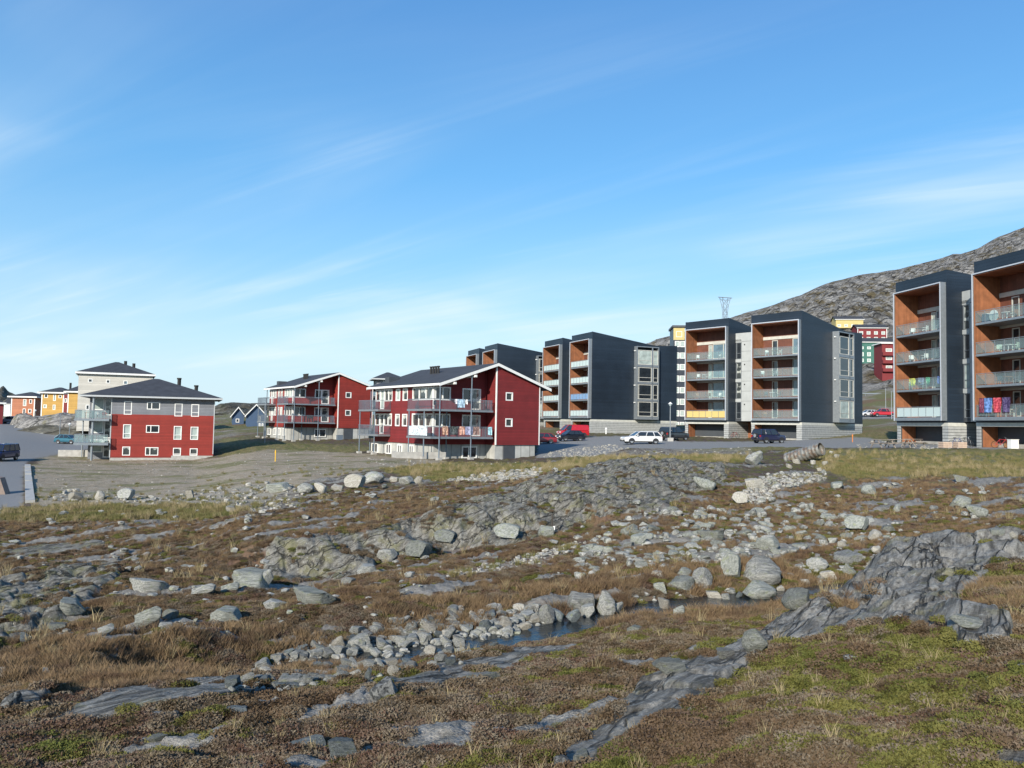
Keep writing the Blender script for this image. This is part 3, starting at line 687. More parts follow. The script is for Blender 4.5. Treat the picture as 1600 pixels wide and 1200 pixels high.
def water_z(x, y):
    d, z, w = streamd(np.array([x]), np.array([y])); return float(z[0])-.125 if d[0] < w[0]+.4 else -99.
def put_rock(name, px, pyb, w, h, kind, tone, sub, seed, sink=.12, flat=1.0):
    P = hit(px, pyb); P.z = max(P.z, water_z(P.x, P.y)); W = w/FPX*P.y; H = max(h/FPX*P.y, W*.25)
    rr = random.Random(seed); dep = W*rr.uniform(.6, .95)
    me = rock_mesh(kind, rr.randrange(7), sub, tone)
    # tilt of the view spreads a rock's depth over its photo height
    drop = -P.z/P.y
    H = max(H-dep*drop*.3, W*.3)*flat
    o = link(name, me, None, (P.x, P.y+dep*.45, P.z-H*sink+H*.5), (rr.uniform(-.12, .12), rr.uniform(-.12, .12), rr.uniform(-.5, .5)), (W*.52, dep*.5, H*.62))
    gz = max(float(gz_fast(P.x, P.y+dep*.45)), water_z(P.x, P.y+dep*.45)); o.location.z = max(min(o.location.z, gz+H*.45), gz-H*.1)
    return o
BOULD = [
 (195,950,246,984,'block','g','large pale angular boulder with greenish left side on brown slope'),
 (250,954,274,972,'block','g','small grey block just behind the large angular boulder at left'),
 (241,972,265,986,'block','p','pale flat-topped stone at the foot of the large angular boulder'),
 (142,976,170,996,'block','p','pale rounded boulder alone in brown moss left of the large angular boulder'),
 (75,941,122,965,'slab','g','long tilted pale slab leaning at the end of the left rock ledge'),
 (17,990,46,1009,'block','d','dark triangular rock at the far left below the tilted ledge'),
 (62,978,98,992,'slab','g','low grey slab lying in moss below the long tilted slab'),
 (324,951,372,972,'slab','g','broad grey-green slab alone in brown heath left of centre'),
 (192,905,260,929,'slab','p','long flat pale rock set into the brown bank'),
 (285,914,332,936,'block','p','pale wedge-shaped boulder in the bank beside the square block'),
 (335,910,368,931,'block','g','squarish pale block cracked on its right side in the bank'),
 (352,890,421,920,'slab','g','wide lichen-greened slab above the squarish pale block'),
 (400,892,424,920,'block','p','pale leaning block at the dark left end of the long rock ledge'),
 (450,920,520,949,'slab','g','big pale low boulder with green lichen on heathery bank'),
 (405,938,446,960,'slab','p','pale low rock at the left of the big lichened low boulder'),
 (531,904,553,917,'block','p','small pale stone in green grass below the long ledge'),
 (555,884,590,901,'slab','p','pale flat boulder at the foot of the long ledge'),
 (588,858,620,880,'round','p','whitish bulging rock at the base of the long ledge'),
 (631,848,672,879,'block','g','grey-green slanting block at the base of the long ledge'),
 (676,838,712,860,'block','g','grey block wedged in the ledge right of the slanting block'),
 (770,825,815,850,'block','g','pale jutting rock under the right part of the long ledge'),
 (836,818,866,844,'block','g','pale rock face beside the thin wooden post'),
 (460,756,489,774,'round','p','rounded grey boulder at the left end of the boulder row'),
 (490,751,511,772,'block','w','upright pale boulder second in the row of boulders'),
 (512,755,534,770,'block','w','low pale boulder third in the row of boulders'),
 (535,743,568,768,'block','w','large pale wedge boulder in the middle of the boulder row'),
 (563,739,599,760,'round','p','largest pale rounded boulder of the boulder row'),
 (604,743,621,755,'block','w','small tan boulder just right of the two largest row boulders'),
 (622,744,645,758,'round','p','grey-white boulder second from the right end of the boulder row'),
 (646,742,663,757,'block','w','tan block at the right end of the boulder row'),
 (415,754,452,770,'slab','g','low earth-covered rock on the dirt slope left of the boulder row'),
 (345,792,371,803,'slab','w','white flat stone at the grassy edge of the dirt slope'),
 (100,770,124,784,'slab','w','pale flat stone in the grass edge near the concrete kerb'),
 (145,768,160,783,'round','w','whitish stone right of the flat stone in the grass edge'),
 (180,765,205,784,'block','p','grey boulder half sunk in the dirt slope edge'),
 (288,765,303,782,'slab','w','pale slanted stone on the pebbly dirt slope'),
 (878,921,930,966,'block','p','tall pale pyramid-shaped boulder on the far bank of the stream'),
 (932,934,962,972,'round','p','grey-white boulder just right of the pyramid-shaped boulder'),
 (906,955,931,977,'slab','p','slanted pale slab below the pyramid-shaped boulder'),
 (952,952,975,971,'block','p','grey stone at the lip of the narrow water channel'),
 (842,955,867,986,'round','p','egg-shaped grey boulder standing in dark water left of the pyramid boulder'),
 (866,960,883,983,'block','d','dark stone right of the egg-shaped grey boulder'),
 (884,964,908,987,'block','d','dark brown stone under the pyramid-shaped boulder'),
 (803,957,841,979,'block','p','broad grey rock left of the egg-shaped boulder'),
 (1050,947,1070,971,'block','g','greenish upright block on the near bank of the stream'),
 (1030,948,1050,966,'slab','w','whitish slab beside the greenish upright block on the near bank'),
 (981,980,1011,992,'slab','g','flat pale stone sunk in green moss below the channel'),
 (1024,1031,1080,1053,'slab','g','pale greenish slab left of the long smooth bedrock'),
 (1118,1012,1156,1029,'slab','p','pointed slab behind the long smooth bedrock'),
 (1163,986,1202,1020,'round','g','rounded greenish boulder touching the long smooth bedrock'),
 (1165,920,1217,949,'round','g','lichen-green boulder on the near side of the water'),
 (1229,916,1279,947,'round','g','large pale green rounded boulder right of the water'),
 (1164,874,1227,922,'round','p','biggest grey rounded boulder standing behind the water'),
 (1084,893,1116,927,'round','p','white and grey rounded boulder at the head of the channel'),
 (1044,904,1094,931,'round','g','broad dome boulder left of the white and grey one'),
 (1056,890,1084,910,'round','g','grey boulder above the broad dome boulder'),
 (1023,911,1045,933,'slab','g','leaning grey slab in dry grass at the channel'),
 (1131,870,1163,912,'block','g','tall grey rock face left of the biggest rounded boulder'),
 (1018,893,1040,905,'slab','w','white stone with a dark hole lying in dry grass'),
 (1106,932,1132,945,'slab','w','pale flat stone sticking out of the water'),
 (1128,937,1143,948,'slab','p','small flat stone next to the pale flat one in water'),
 (1150,936,1162,946,'round','d','dark stone at the water edge near the lichen-green boulder'),
 (1264,870,1301,894,'round','p','rounded grey boulder atop the stone heap right of the channel'),
 (1307,868,1352,890,'slab','p','wide pale slab at the top of the stone heap'),
 (1316,882,1340,905,'block','g','grey-green block next to the dark knoll'),
 (1285,893,1312,912,'slab','w','tilted pale stone low in the stone heap'),
 (1361,853,1381,867,'block','w','white angular stone above the stone heap by the knoll'),
 (1514,785,1556,813,'block','g','large pale angular boulder in brown grass at the right'),
 (1490,775,1526,798,'round','g','lichened boulder behind the large angular one at the right'),
 (1453,788,1469,801,'block','p','small pale block in brown grass near the right boulders'),
 (1398,791,1411,803,'round','g','small greenish stone left of the pale block in brown grass'),
 (1359,829,1383,845,'round','w','whitish rounded boulder under the wide green rock face'),
 (1326,806,1362,832,'block','g','wide green-grey rock face in the block field'),
 (1309,846,1327,858,'round','w','pale stone in brown grass above the stone heap'),
 (1300,756,1321,768,'slab','g','pale green slab in grass below the culvert'),
 (1349,758,1373,774,'round','g','pair-like pale boulder in heath below the green meadow'),
 (1494,744,1521,755,'slab','g','flat pale green rock near the footpath'),
 (1553,829,1573,841,'slab','g','low pale slab behind the knoll near the right edge'),
 (1580,828,1597,844,'block','w','white upright stone behind the knoll at the right edge'),
 (1215,926,1228,936,'round','w','small white stone between the two green boulders at the water'),
 (1164,706,1196,728,'block','p','pale angular boulder on top of the rocky dome near the lot'),
 (1085,744,1127,772,'block','g','broad grey boulder on the right shoulder of the rocky dome'),
 (1145,770,1173,792,'block','w','tan boulder at the end of the small gully'),
 (1163,746,1200,768,'slab','w','pale slab stones in the small gully below the culvert'),
 (1186,838,1222,862,'round','g','pale green boulder in the middle of the block field'),
 (1098,830,1140,850,'slab','g','wide grey slab in the upper block field'),
 (966,820,1000,842,'block','g','pale blue-grey block at the left end of the block field'),
 (985,836,1012,852,'slab','g','low grey slab at the left end of the block field'),
 (574,1064,622,1102,'round','l','round black and white lichen boulder sitting on the slab by the stream'),
 (514,1001,537,1029,'block','w','pinkish pale boulder left of the big stream boulder'),
 (536,999,583,1027,'round','p','big white-topped boulder in the stream'),
 (556,987,586,1003,'slab','p','tan slab behind the big white-topped boulder'),
 (598,981,635,996,'slab','w','long pale stone on the far edge of the stream'),
 (631,969,658,988,'block','p','grey block behind the stone bar in the stream'),
 (657,968,673,988,'block','p','upright grey stone right of the grey block'),
 (580,971,603,991,'block','p','mottled grey rock set in the brown bank'),
 (690,993,712,1011,'block','p','pyramidal stone in the middle of the stone bar'),
 (661,1011,682,1033,'block','w','pale upright stone at the near side of the stone bar'),
 (746,981,772,1007,'round','d','dark rounded stone at the right of the stone bar'),
 (777,975,800,996,'round','w','pale egg-like stone right of the dark rounded one'),
 (430,1058,478,1077,'slab','p','flat stone half under water at the lower stream end'),
 (429,1070,481,1088,'slab','d','dark flat slab below the flat stone half under water'),
 (455,1048,480,1061,'round','p','humped grey stone in the lower water'),
 (568,1038,582,1066,'block','d','thin dark upright stone beside the rust grass tuft'),
 (604,1041,622,1057,'round','w','pale stone on the near shore of the stone bar'),
 (509,1155,563,1192,'slab','d','blue-grey slab in the near heather, right of a longer slab'),
 (450,1153,512,1178,'slab','d','long blue-grey slab in the near heather'),
 (400,1158,438,1173,'slab','g','pale bluish flake left of the long blue-grey slab'),
 (763,1088,791,1101,'slab','w','pale flat stone lying alone in near heather'),
 (60,1044,76,1063,'block','w','small white stone standing in rust-brown grass'),
 (158,1021,187,1036,'slab','g','greenish flat stone in the brown heath slope'),
 (-6,1086,25,1121,'block','l','black and white boulder cut by the left edge'),
 (224,1150,256,1162,'slab','g','flat pale stone in near heather at the lower left'),
 (346,1104,389,1126,'slab','d','bluish slab in heather under the left bedrock slab'),
 (893,1172,928,1200,'slab','g','square-edged grey-green block at the bottom edge'),
 (862,1183,896,1206,'round','l','dark speckled rock beside the square-edged block at the bottom'),
 (1324,1026,1351,1046,'slab','l','pale speckled stone in green moss on the near slope'),
 (1498,970,1552,984,'slab','g','long greenish slab in the moss at the right'),
]
for i, (x0, y0, x1, y1, kd, tn, lab) in enumerate(BOULD):
    o = put_rock('boulder', (x0+x1)/2, y1-1, x1-x0, y1-y0, kd, tn, 4 if x1-x0 > 14 else 3, 100+i)
    tag(o, lab, 'boulder')
# ---- loose stones
FIELDS = [
 ('in the stream', [(345,1078),(420,1042),(500,1012),(540,1002),(600,985),(700,965),(760,960),(840,955),(870,978),(800,1006),(720,1040),(640,1052),(560,1066),(450,1086)], 640, (6, 27), 'pppwpd', ('block', 'block', 'slab'), 'grey-white stone among the stones filling the stream bed', 'stones filling the stream bed'),
 ('far bank', [(975,940),(1040,926),(1080,926),(1160,918),(1165,926),(1040,940),(985,950)], 26, (6, 16), 'pwd', ('round', 'block'), 'small stone lining the far edge of the dark channel', 'stones along the far edge of the channel'),
 ('heap', [(1222,905),(1235,885),(1300,880),(1350,872),(1320,905),(1290,915),(1230,918)], 70, (6, 18), 'pwwg', ('slab', 'block', 'round'), 'pale stone in the heap between the biggest boulder and the dark knoll', 'stones heaped right of the channel'),
 ('block field', [(905,862),(960,822),(1010,802),(1080,795),(1180,797),(1260,792),(1330,808),(1420,822),(1400,848),(1300,852),(1200,876),(1130,895),(1000,895),(900,905)], 620, (5, 25), 'gggpg', ('slab', 'block', 'block'), 'grey-green lichened stone in the block field of the middle ground', 'stones of the block field'),
 ('wall row', [(770,748),(830,736),(888,728),(888,736),(840,745),(780,754)], 70, (4, 9), 'wwp', ('block', 'round'), 'small white stone in the row below the red house', 'white stones in a row below the red house'),
 ('gully', [(1140,790),(1165,762),(1200,742),(1290,738),(1285,750),(1220,764),(1185,792)], 60, (5, 15), 'wwp', ('slab', 'round'), 'pale washed stone in the gully below the culvert', 'washed stones in the gully'),
]
small = []
cand = []
for fi, (nm, poly, cnt, (s0, s1), tones, kinds, lab, grp) in enumerate(FIELDS):
    r = random.Random(50+fi); pl = np.array(poly, float); k = 0
    while k < cnt:
        x = r.uniform(pl[:, 0].min(), pl[:, 0].max()); y = r.uniform(pl[:, 1].min(), pl[:, 1].max())
        if not pip(np.array([x]), np.array([y]), poly)[0]: continue
        if nm == 'block field' and fbm(np.array([x*.02]), np.array([y*.05]), 3)[0] < -.12: k += 1; continue
        s = s0+(s1-s0)*r.random()**(1.4 if fi in (0, 3) else 2.2)
        cand.append((s, x, y, r.choice(tones), r.choice(kinds), lab, grp, r.randrange(10**6))); k += 1
cand.sort(key=lambda c: -c[0])
def stone_obj(c, name='stone'):
    s, x, y, t, kd, lab, grp, seed = c
    return put_rock(name, x, y, s, s*(.5 if 'block field' in grp else .68), kd, t, 3, seed, .26 if 'block field' in grp else .08)
for c in cand[:290]:
    s_, x_, y_, t_, k_ = c[:5]
    sz = 'large' if s_ > 21 else 'middling' if s_ > 17 else 'small'
    shp = {'slab': 'flat slab', 'block': 'angular stone', 'round': 'rounded stone'}[k_]; tn = {'p': 'grey', 'g': 'green-grey', 'w': 'pale tan', 'd': 'dark slate', 'l': 'speckled'}[t_]
    if 'block field' in c[6]: wh = 'in the '+('upper ' if y_ < 835 else 'lower ')+('left' if x_ < 1060 else 'middle' if x_ < 1230 else 'right')+' part of the block field'
    elif 'stream bed' in c[6]: wh = 'in the '+('lower left end' if x_ < 500 else 'middle heap' if x_ < 690 else 'upper right end')+' of the stream bed, '+('far' if y_ < 1092-.125*x_ else 'near')+' side'
    else: wh = c[6].replace('stones ', '')
    tag(stone_obj(c), f'{sz} {tn} {shp} '+wh, 'stone', c[6]+' '+sz+' '+tn+' '+shp+' '+wh.split(' of ')[0])
# the rest, and pebbles, joined
LOW = {}
def low_rock(kind, i):
    if (kind, i) not in LOW:
        me = rock_shape(900+i, kind, 1 if kind == 'peb' else 2) if kind != 'peb' else rock_shape(950+i, 'block', 1)
        LOW[(kind, i)] = (np.array([v.co[:] for v in me.vertices]), np.array([p.vertices[:] for p in me.polygons]))
    return LOW[(kind, i)]
def at_cls(X, Y):
    r = np.hypot(X, Y); p = np.arctan2(X, Y); i = np.clip(np.searchsorted(rad, r)-1, 0, nr-2); j = np.clip(np.searchsorted(phi, p)-1, 0, nc-2)
    return i, j
class Joined:
    def __init__(s): s.V = []; s.F = []; s.n = 0
    def add(s, V, F): s.V.append(V); s.F.append(F+s.n); s.n += len(V)
    def build(s, name, m, label):
        V = np.concatenate(s.V); F = np.concatenate(s.F)
        me = bpy.data.meshes.new(name); me.from_pydata(V.tolist(), [], F.tolist()); me.materials.append(m)
        return tag(link(name, me), label, kind='stuff')
def scatter_join(J, x, y, z, s, rs, kinds=('block',), flat=.6):
    V, F = low_rock(kinds[rs.randint(len(kinds))], rs.randint(5)); a = rs.rand()*6.28; c_, s_ = math.cos(a), math.sin(a)
    q = V*np.array([1, rs.uniform(.6, 1), flat*rs.uniform(.7, 1.2)])*s*.5
    q = np.stack([q[:, 0]*c_-q[:, 1]*s_+x, q[:, 0]*s_+q[:, 1]*c_+y, q[:, 2]+z], -1); J.add(q, F)
rs = np.random.RandomState(11)
RSM = rock_material('mixed_small_stones', (.16, .165, .15), (.38, .375, .34), (.28, .30, .2), False, 20, .02, 1.5)
RSW = rock_material('pale_pebbles', (.25, .24, .21), (.45, .43, .38), (.36, .35, .27), False, 20, .02, 1.5)
J = Joined(); J2 = Joined()
for c in cand[290:]:
    P = hit(c[1], c[2]); P.z = max(P.z, water_z(P.x, P.y)); s = c[0]/FPX*P.y; scatter_join(J, P.x, P.y, P.z+s*.1, s, rs, ('block', 'round', 'slab'), .75)
def scatter_poly(J, poly, cnt, smin, smax, pw=3, flat=.6, clump=None, lift=.05):
    pl = np.array(poly, float); X = rs.uniform(pl[:, 0].min(), pl[:, 0].max(), cnt*3); Yp = rs.uniform(pl[:, 1].min(), pl[:, 1].max(), cnt*3)
    m = pip(X, Yp, poly)
    if clump is not None: m &= fbm(X*.015, Yp*.04, 3) > clump
    for x, y in list(zip(X[m], Yp[m]))[:cnt]:
        P = hit(x, y); ci, cj = at_cls(np.array([P.x]), np.array([P.y]))
        if 0 < cls[ci[0], cj[0]] < 7 and rs.rand() > .12: continue
        s = (smin+(smax-smin)*rs.rand()**pw)/FPX*P.y; scatter_join(J, P.x, P.y, P.z+s*lift, s, rs, ('peb',), flat)
scatter_poly(J2, ZN['scree'][3], 420, 1.5, 6, 2.6)
for poly in ZN['scree'][:2]+ZN['scree'][4:]: scatter_poly(J2, poly, 420, 2, 12, 2.6, .6, None, .15)
scatter_poly(J2, ZN['scree'][4], 320, 1.5, 7); scatter_poly(J2, ZN['scree'][2], 90, 1.5, 5)
scatter_poly(J2, ZN['dirt'][0], 420, 1.0, 4.5, 3); scatter_poly(J2, [(560,716),(860,724),(860,742),(680,752)], 220, 1.0, 6)
scatter_poly(J2, [(1340,690),(1440,690),(1500,697),(1500,704),(1340,700)], 70, 2, 7)
scatter_poly(J, [(0,815),(600,760),(1140,760),(1600,750),(1600,850),(1340,860),(1000,900),(400,1010),(0,1050)], 1000, 3, 17, 3.2, .6, -.02, .25)
pass
scatter_poly(J, [(0,1080),(1600,960),(1600,1200),(0,1200)], 240, 2, 10, 3.5, .4)
scatter_poly(J, [(1340,880),(1600,850),(1600,1000),(1240,1010)], 110, 2, 7, 3, .5, -.05)
J.build('loose_stones', RSM, 'small grey stones scattered over the heath and rocks')
J2.build('pebbles', RSW, 'pale pebbles strewn over the dirt slope, scree and stream banks')

# ================================================================== GROUND COVER
def tuft(seed, n, rad, h, wid, lean, curve=.3):
    rs = np.random.RandomState(seed); v = []; f = []
    for i in range(n):
        a = rs.rand()*6.283; r = rad*math.sqrt(rs.rand()); x, y = math.cos(a)*r, math.sin(a)*r
        hh = h*rs.uniform(.5, 1.15); la = rs.rand()*6.283; lx, ly = math.cos(la)*lean*hh*rs.uniform(.3, 1), math.sin(la)*lean*hh*rs.uniform(.3, 1)
        wa = rs.rand()*3.14; wx, wy = math.cos(wa)*wid, math.sin(wa)*wid; b = len(v)
        v += [(x-wx, y-wy, -.02), (x+wx, y+wy, -.02), (x+lx*.45+wx*.8, y+ly*.45+wy*.8, hh*.6), (x+lx*.45-wx*.8, y+ly*.45-wy*.8, hh*.6), (x+lx, y+ly, hh)]
        f += [(b, b+1, b+2, b+3), (b+3, b+2, b+4)]
    me = bpy.data.meshes.new('tuft'); me.from_pydata(v, [], f); return me
def sprig(seed, n, rad, h, leaf):
    """creeping heather: short stems with tiny leaf faces scattered up them"""
    rs = np.random.RandomState(seed); v = []; f = []
    for i in range(n):
        a = rs.rand()*6.283; r = rad*math.sqrt(rs.rand()); dome = 1-.5*(r/rad)**2
        c = Vector((math.cos(a)*r, math.sin(a)*r, h*dome*rs.uniform(.25, 1.1)))
        d = Vector(rs.randn(3)); d.z = abs(d.z)*.8; d.normalize(); e = d.orthogonal().normalized()*leaf*.35; d = d*leaf; b = len(v)
        v += [tuple(c-e), tuple(c+e), tuple(c+d)]; f.append((b, b+1, b+2))
    me = bpy.data.meshes.new('tuft'); me.from_pydata(v, [], f); return me
def cover_mat(name, cols, trans=.25):
    m = bpy.data.materials.new(name); m.use_nodes = True; nt = m.node_tree; n = nt.nodes; l = nt.links; p = n['Principled BSDF']
    p.inputs['Roughness'].default_value = .8; p.inputs['Specular IOR Level'].default_value = .2
    g = n.new('ShaderNodeNewGeometry'); oi = n.new('ShaderNodeObjectInfo')
    nz = n.new('ShaderNodeTexNoise'); nz.inputs['Scale'].default_value = .55; nz.inputs['Detail'].default_value = 9; nz.inputs['Roughness'].default_value = .6; l.new(g.outputs['Position'], nz.inputs['Vector'])
    s = M('ADD', M('MULTIPLY', nz.outputs[0], 2.2, n, l), M('MULTIPLY', oi.outputs['Random'], .32, n, l), n, l)
    s = M('SUBTRACT', s, .76, n, l)
    cr_ = n.new('ShaderNodeValToRGB'); l.new(s, cr_.inputs[0]); e = cr_.color_ramp.elements
    for i, c in enumerate(cols):
        pos = i/(len(cols)-1)
        if i < 2: el = e[i]; el.position = pos
        else: el = e.new(pos)
        el.color = (*c, 1)
    l.new(cr_.outputs[0], p.inputs['Base Color']); return m
def instancer(name, pts, rot, scl, idx_, sources, m, label):
    me = bpy.data.meshes.new(name); me.from_pydata(pts.tolist(), [], [])
    for nm, arr, ty in (('rz', rot, 'FLOAT'), ('sc', scl, 'FLOAT'), ('ix', idx_, 'INT')):
        a = me.attributes.new(nm, ty, 'POINT'); a.data.foreach_set('value', arr)
    o = link(name, me); me.materials.append(m)
    ng = bpy.data.node_groups.new(name, 'GeometryNodeTree'); ng.interface.new_socket('Geometry', in_out='INPUT', socket_type='NodeSocketGeometry'); ng.interface.new_socket('Geometry', in_out='OUTPUT', socket_type='NodeSocketGeometry')
    n = ng.nodes; l = ng.links; gi = n.new('NodeGroupInput'); go = n.new('NodeGroupOutput')
    jn = n.new('GeometryNodeJoinGeometry')
    for k, sm in enumerate(sources):
        sm.materials.clear(); sm.materials.append(m)
        so_ = bpy.data.objects.new('tuft', sm); oi = n.new('GeometryNodeObjectInfo'); oi.inputs['Object'].default_value = so_; oi.inputs['As Instance'].default_value = True
        l.new(oi.outputs['Geometry'], jn.inputs[0])
    ip = n.new('GeometryNodeInstanceOnPoints'); l.new(gi.outputs[0], ip.inputs['Points']); l.new(jn.outputs[0], ip.inputs['Instance']); ip.inputs['Pick Instance'].default_value = True
    def attr(nm, ty):
        a = n.new('GeometryNodeInputNamedAttribute'); a.data_type = ty; a.inputs['Name'].default_value = nm; return a.outputs[0]
    l.new(attr('ix', 'INT'), ip.inputs['Instance Index']); l.new(attr('sc', 'FLOAT'), ip.inputs['Scale'])
    cx_ = n.new('ShaderNodeCombineXYZ'); l.new(attr('rz', 'FLOAT'), cx_.inputs[2]); l.new(cx_.outputs[0], ip.inputs['Rotation'])
    l.new(ip.outputs[0], go.inputs[0])
    md = o.modifiers.new('scatter', 'NODES'); md.node_group = ng
    return tag(o, label, kind='stuff')
def samples(n, r0, r1, seed, a=36):
    rs = np.random.RandomState(seed); r = np.exp(rs.uniform(math.log(r0), math.log(r1), n)); p = np.radians(rs.uniform(-a, a, n))
    return np.sin(p)*r, np.cos(p)*r, r, rs
X, Y, r, rs = samples(250000, 2.8, 78, 5, 50)
i_, j_ = at_cls(X, Y)
crev = fbm(X*.55+Y*.9, Y*.35-X*.5, 5, .65)
bare = (cls[i_, j_] > 0) & ((crev < np.where(cls[i_, j_] == 1, .36, .24)) | (cls[i_, j_] > 7))
hgt = gz_fast(X, Y); sdx, _, swx = streamd(X, Y)
wet = (sdx < swx+.25) | (barem[i_, j_] > .45)
Hh, ruw, grw, ddw = H[i_, j_], ru[i_, j_], gr[i_, j_], np.maximum(dd[i_, j_], blur(mk['scree'], 2)[i_, j_])
t3 = fbm(X*.9-20, Y*1.5, 5, .65)+.25*fbm(X*4, Y*4+11, 3)
pxx, _ = topx(X, Y, hgt); rgt = sstep(700, 1500, pxx)
u1 = rs.rand(len(X)); kind = np.zeros(len(X), int)           # 0 heather, 1 moss, 2 rust grass, 3 green grass, 4 straw
kind[(t3 > .13-.27*rgt) & (u1 < .90)] = 1
pn = fbm(X*.33+31, Y*.6-4, 5, .6); kind[(Hh > .5) & (pn > .0) & (u1 < .7)] = 2; kind[(Hh > .5) & (t3 > .20) & (u1 < .6)] = 1
kind[(ruw > .5) & (u1 < .85) & (fbm(X*.5+13, Y*.8, 4) < .10)] = 2; kind[(ruw > .5) & (t3 > .16) & (u1 < .5)] = 1
kind[(grw > .5) | (ddw > .4)] = 3
kind[(grw > .5) & (fbm(X*.3, Y*.5+9, 4) > .16) & (u1 < .5)] = 4
kind[(u1 > .9965)] = 4
drop = bare | wet | (ddw > .4) & (u1 > .03+.18*(fbm(X*.22+9, Y*.5, 5, .6) > .14)) | (Hh > .5) & (fbm(X*.7+3, Y*1.2, 4) > .22) & (u1 < .7)
keep = ~drop & (rs.rand(len(X)) < sstep(78, 52, r))
base_s = .034+.0085*r
src = {
 0: [sprig(i, 260, 1.0, .62, .20) for i in range(4)],
 1: [sprig(20+i, 260, .95, .50, .17) for i in range(4)],
 2: [tuft(40+i, 46, .8, 1.5, .035, .9) for i in range(4)],
 3: [tuft(60+i, 50, .9, 1.25, .04, .7) for i in range(4)],
 4: [tuft(80+i, 26, .6, 2.3, .028, .7) for i in range(4)],
}
info = {
 0: ('heather', cover_mat('heather_leaves', [(.058, .040, .030), (.128, .086, .052), (.098, .066, .036), (.170, .140, .098), (.105, .058, .040), (.088, .078, .036)]), 'brown and purple heather mat over the near slopes'),
 1: ('crowberry', cover_mat('moss_and_crowberry_leaves', [(.060, .070, .014), (.100, .104, .024), (.138, .128, .036), (.085, .100, .022)]), 'yellow-green moss and crowberry patches in the heather'),
 2: ('rust_grass', cover_mat('rust_brown_grass', [(.085, .050, .034), (.155, .100, .054), (.235, .165, .09), (.105, .066, .042), (.19, .15, .08)]), 'rust-brown autumn grass along the stream banks and slopes'),
 3: ('green_grass', cover_mat('green_meadow_grass', [(.085, .10, .032), (.15, .145, .050), (.21, .17, .08), (.115, .12, .04)]), 'green meadow grass below the lot and houses'),
 4: ('straw_grass', cover_mat('dry_straw_grass', [(.20, .16, .08), (.33, .27, .15), (.26, .20, .10)]), 'pale dry grass blades standing above the heath'),
}
for k in range(5):
    m = keep & (kind == k)
    if k in (0, 1) : m &= (r < 48)
    pts = np.stack([X[m], Y[m], hgt[m]-.01], -1); s = base_s[m]*rs.uniform(.6, 1.35, m.sum())
    if k in (0, 1): s = np.minimum(s, .15)
    if k in (2, 3): s *= .75; s = np.where(sdx[m] < 3.2, np.minimum(s, .17), np.minimum(s, .10+.06*(k == 3)))
    if k == 4: s = np.minimum(s*.7, .2)
    instancer(info[k][0], pts, rs.uniform(0, 6.28, m.sum()), s, rs.randint(0, 4, m.sum()), src[k], info[k][1], info[k][2])

# ================================================================== FAR TERRAIN
def ridge(name, pts, Yr, Yf, zf, m, amp, seed, label, nu=220, nt=90, behind=260, pw=1.15, footpx=None):
    us, zs = [], []
    for px, py in pts:
        u, w = ray(px, py); us.append(float(u)); zs.append(float(w)*Yr)
    us = np.array(us); zs = np.array(zs)
    U = np.linspace(us[0], us[-1], nu); Tt = np.concatenate([np.linspace(0, 1, nt), np.linspace(1, 1+behind/(Yr-Yf), 10)[1:]])
    UU, TT = np.meshgrid(U, Tt); YY = Yf+(Yr-Yf)*TT; XX = UU*YY
    zr = np.interp(UU, us, zs); z0 = zf(XX, YY*0+Yf, UU) if callable(zf) else zf
    t = np.clip(TT, 0, 1); ZZ = z0+(zr-z0)*(t**pw)
    n = amp*(fbm(XX*.02+seed, YY*.02, 6, .55)+.6*ridged(XX*.03+YY*.02, YY*.07-XX*.02+seed, 6)-.2)
    ZZ = ZZ+n*np.sin(np.clip(t, 0, 1)*math.pi)**.7+n*.12*(t > .02)
    ZZ = np.where(TT > 1, zr-(TT-1)*(Yr-Yf)*.45, ZZ)
    H_, W_ = ZZ.shape; id_ = np.arange(H_*W_).reshape(H_, W_); F = np.stack([id_[:-1, :-1], id_[:-1, 1:], id_[1:, 1:], id_[1:, :-1]], -1).reshape(-1, 4)
    me = bpy.data.meshes.new(name); me.from_pydata(np.stack([XX, YY, ZZ], -1).reshape(-1, 3).tolist(), [], F.tolist()); me.materials.append(m)
    me.polygons.foreach_set('use_smooth', np.ones(len(F), bool))
    o = tag(link(name, me), label, kind='structure')
    def zfun(x, y):
        t = (y-Yf)/(Yr-Yf)*(nt-1); u = (x/y-U[0])/(U[-1]-U[0])*(nu-1); i = int(min(max(t, 0), H_-2)); j = int(min(max(u, 0), W_-2))
        a = min(max(t-i, 0), 1); b_ = min(max(u-j, 0), 1)
        return (ZZ[i, j]*(1-a)+ZZ[i+1, j]*a)*(1-b_)+(ZZ[i, j+1]*(1-a)+ZZ[i+1, j+1]*a)*b_
    return zfun
MTN = rock_material('mountain_rock', (.12, .115, .105), (.38, .37, .345), (.125, .10, .05), False, 25, 2.2, .07, (.50, .60), (.62, .70))
HIL = rock_material('dark_hill_heath', (.065, .06, .045), (.15, .145, .12), (.06, .065, .03), False, 30, .5, .05)
mz = ridge('mountain', [(930,600),(975,560),(1020,534),(1050,525),(1100,510),(1145,496),(1200,479),(1250,462),(1290,444),(1340,430),(1400,421),(1450,409),(1490,397),(1502,398),(1530,388),(1560,371),(1600,355),(1700,330),(1900,300),(2300,320),(2700,420)],
           650, 236, lambda x, y, u: gz_fast(x, y)-.8, MTN, 10, 3, 'rocky grey mountainside rising behind the apartment blocks', 620, 240)
ridge('hill', [(290,668),(330,637),(345,632),(365,630),(390,632),(420,631),(450,640),(500,650),(560,652),(700,654),(900,662)], 480, 270, -3.5, HIL, 7, 9, 'low dark heath hill behind the blue houses', 240, 60, 120)
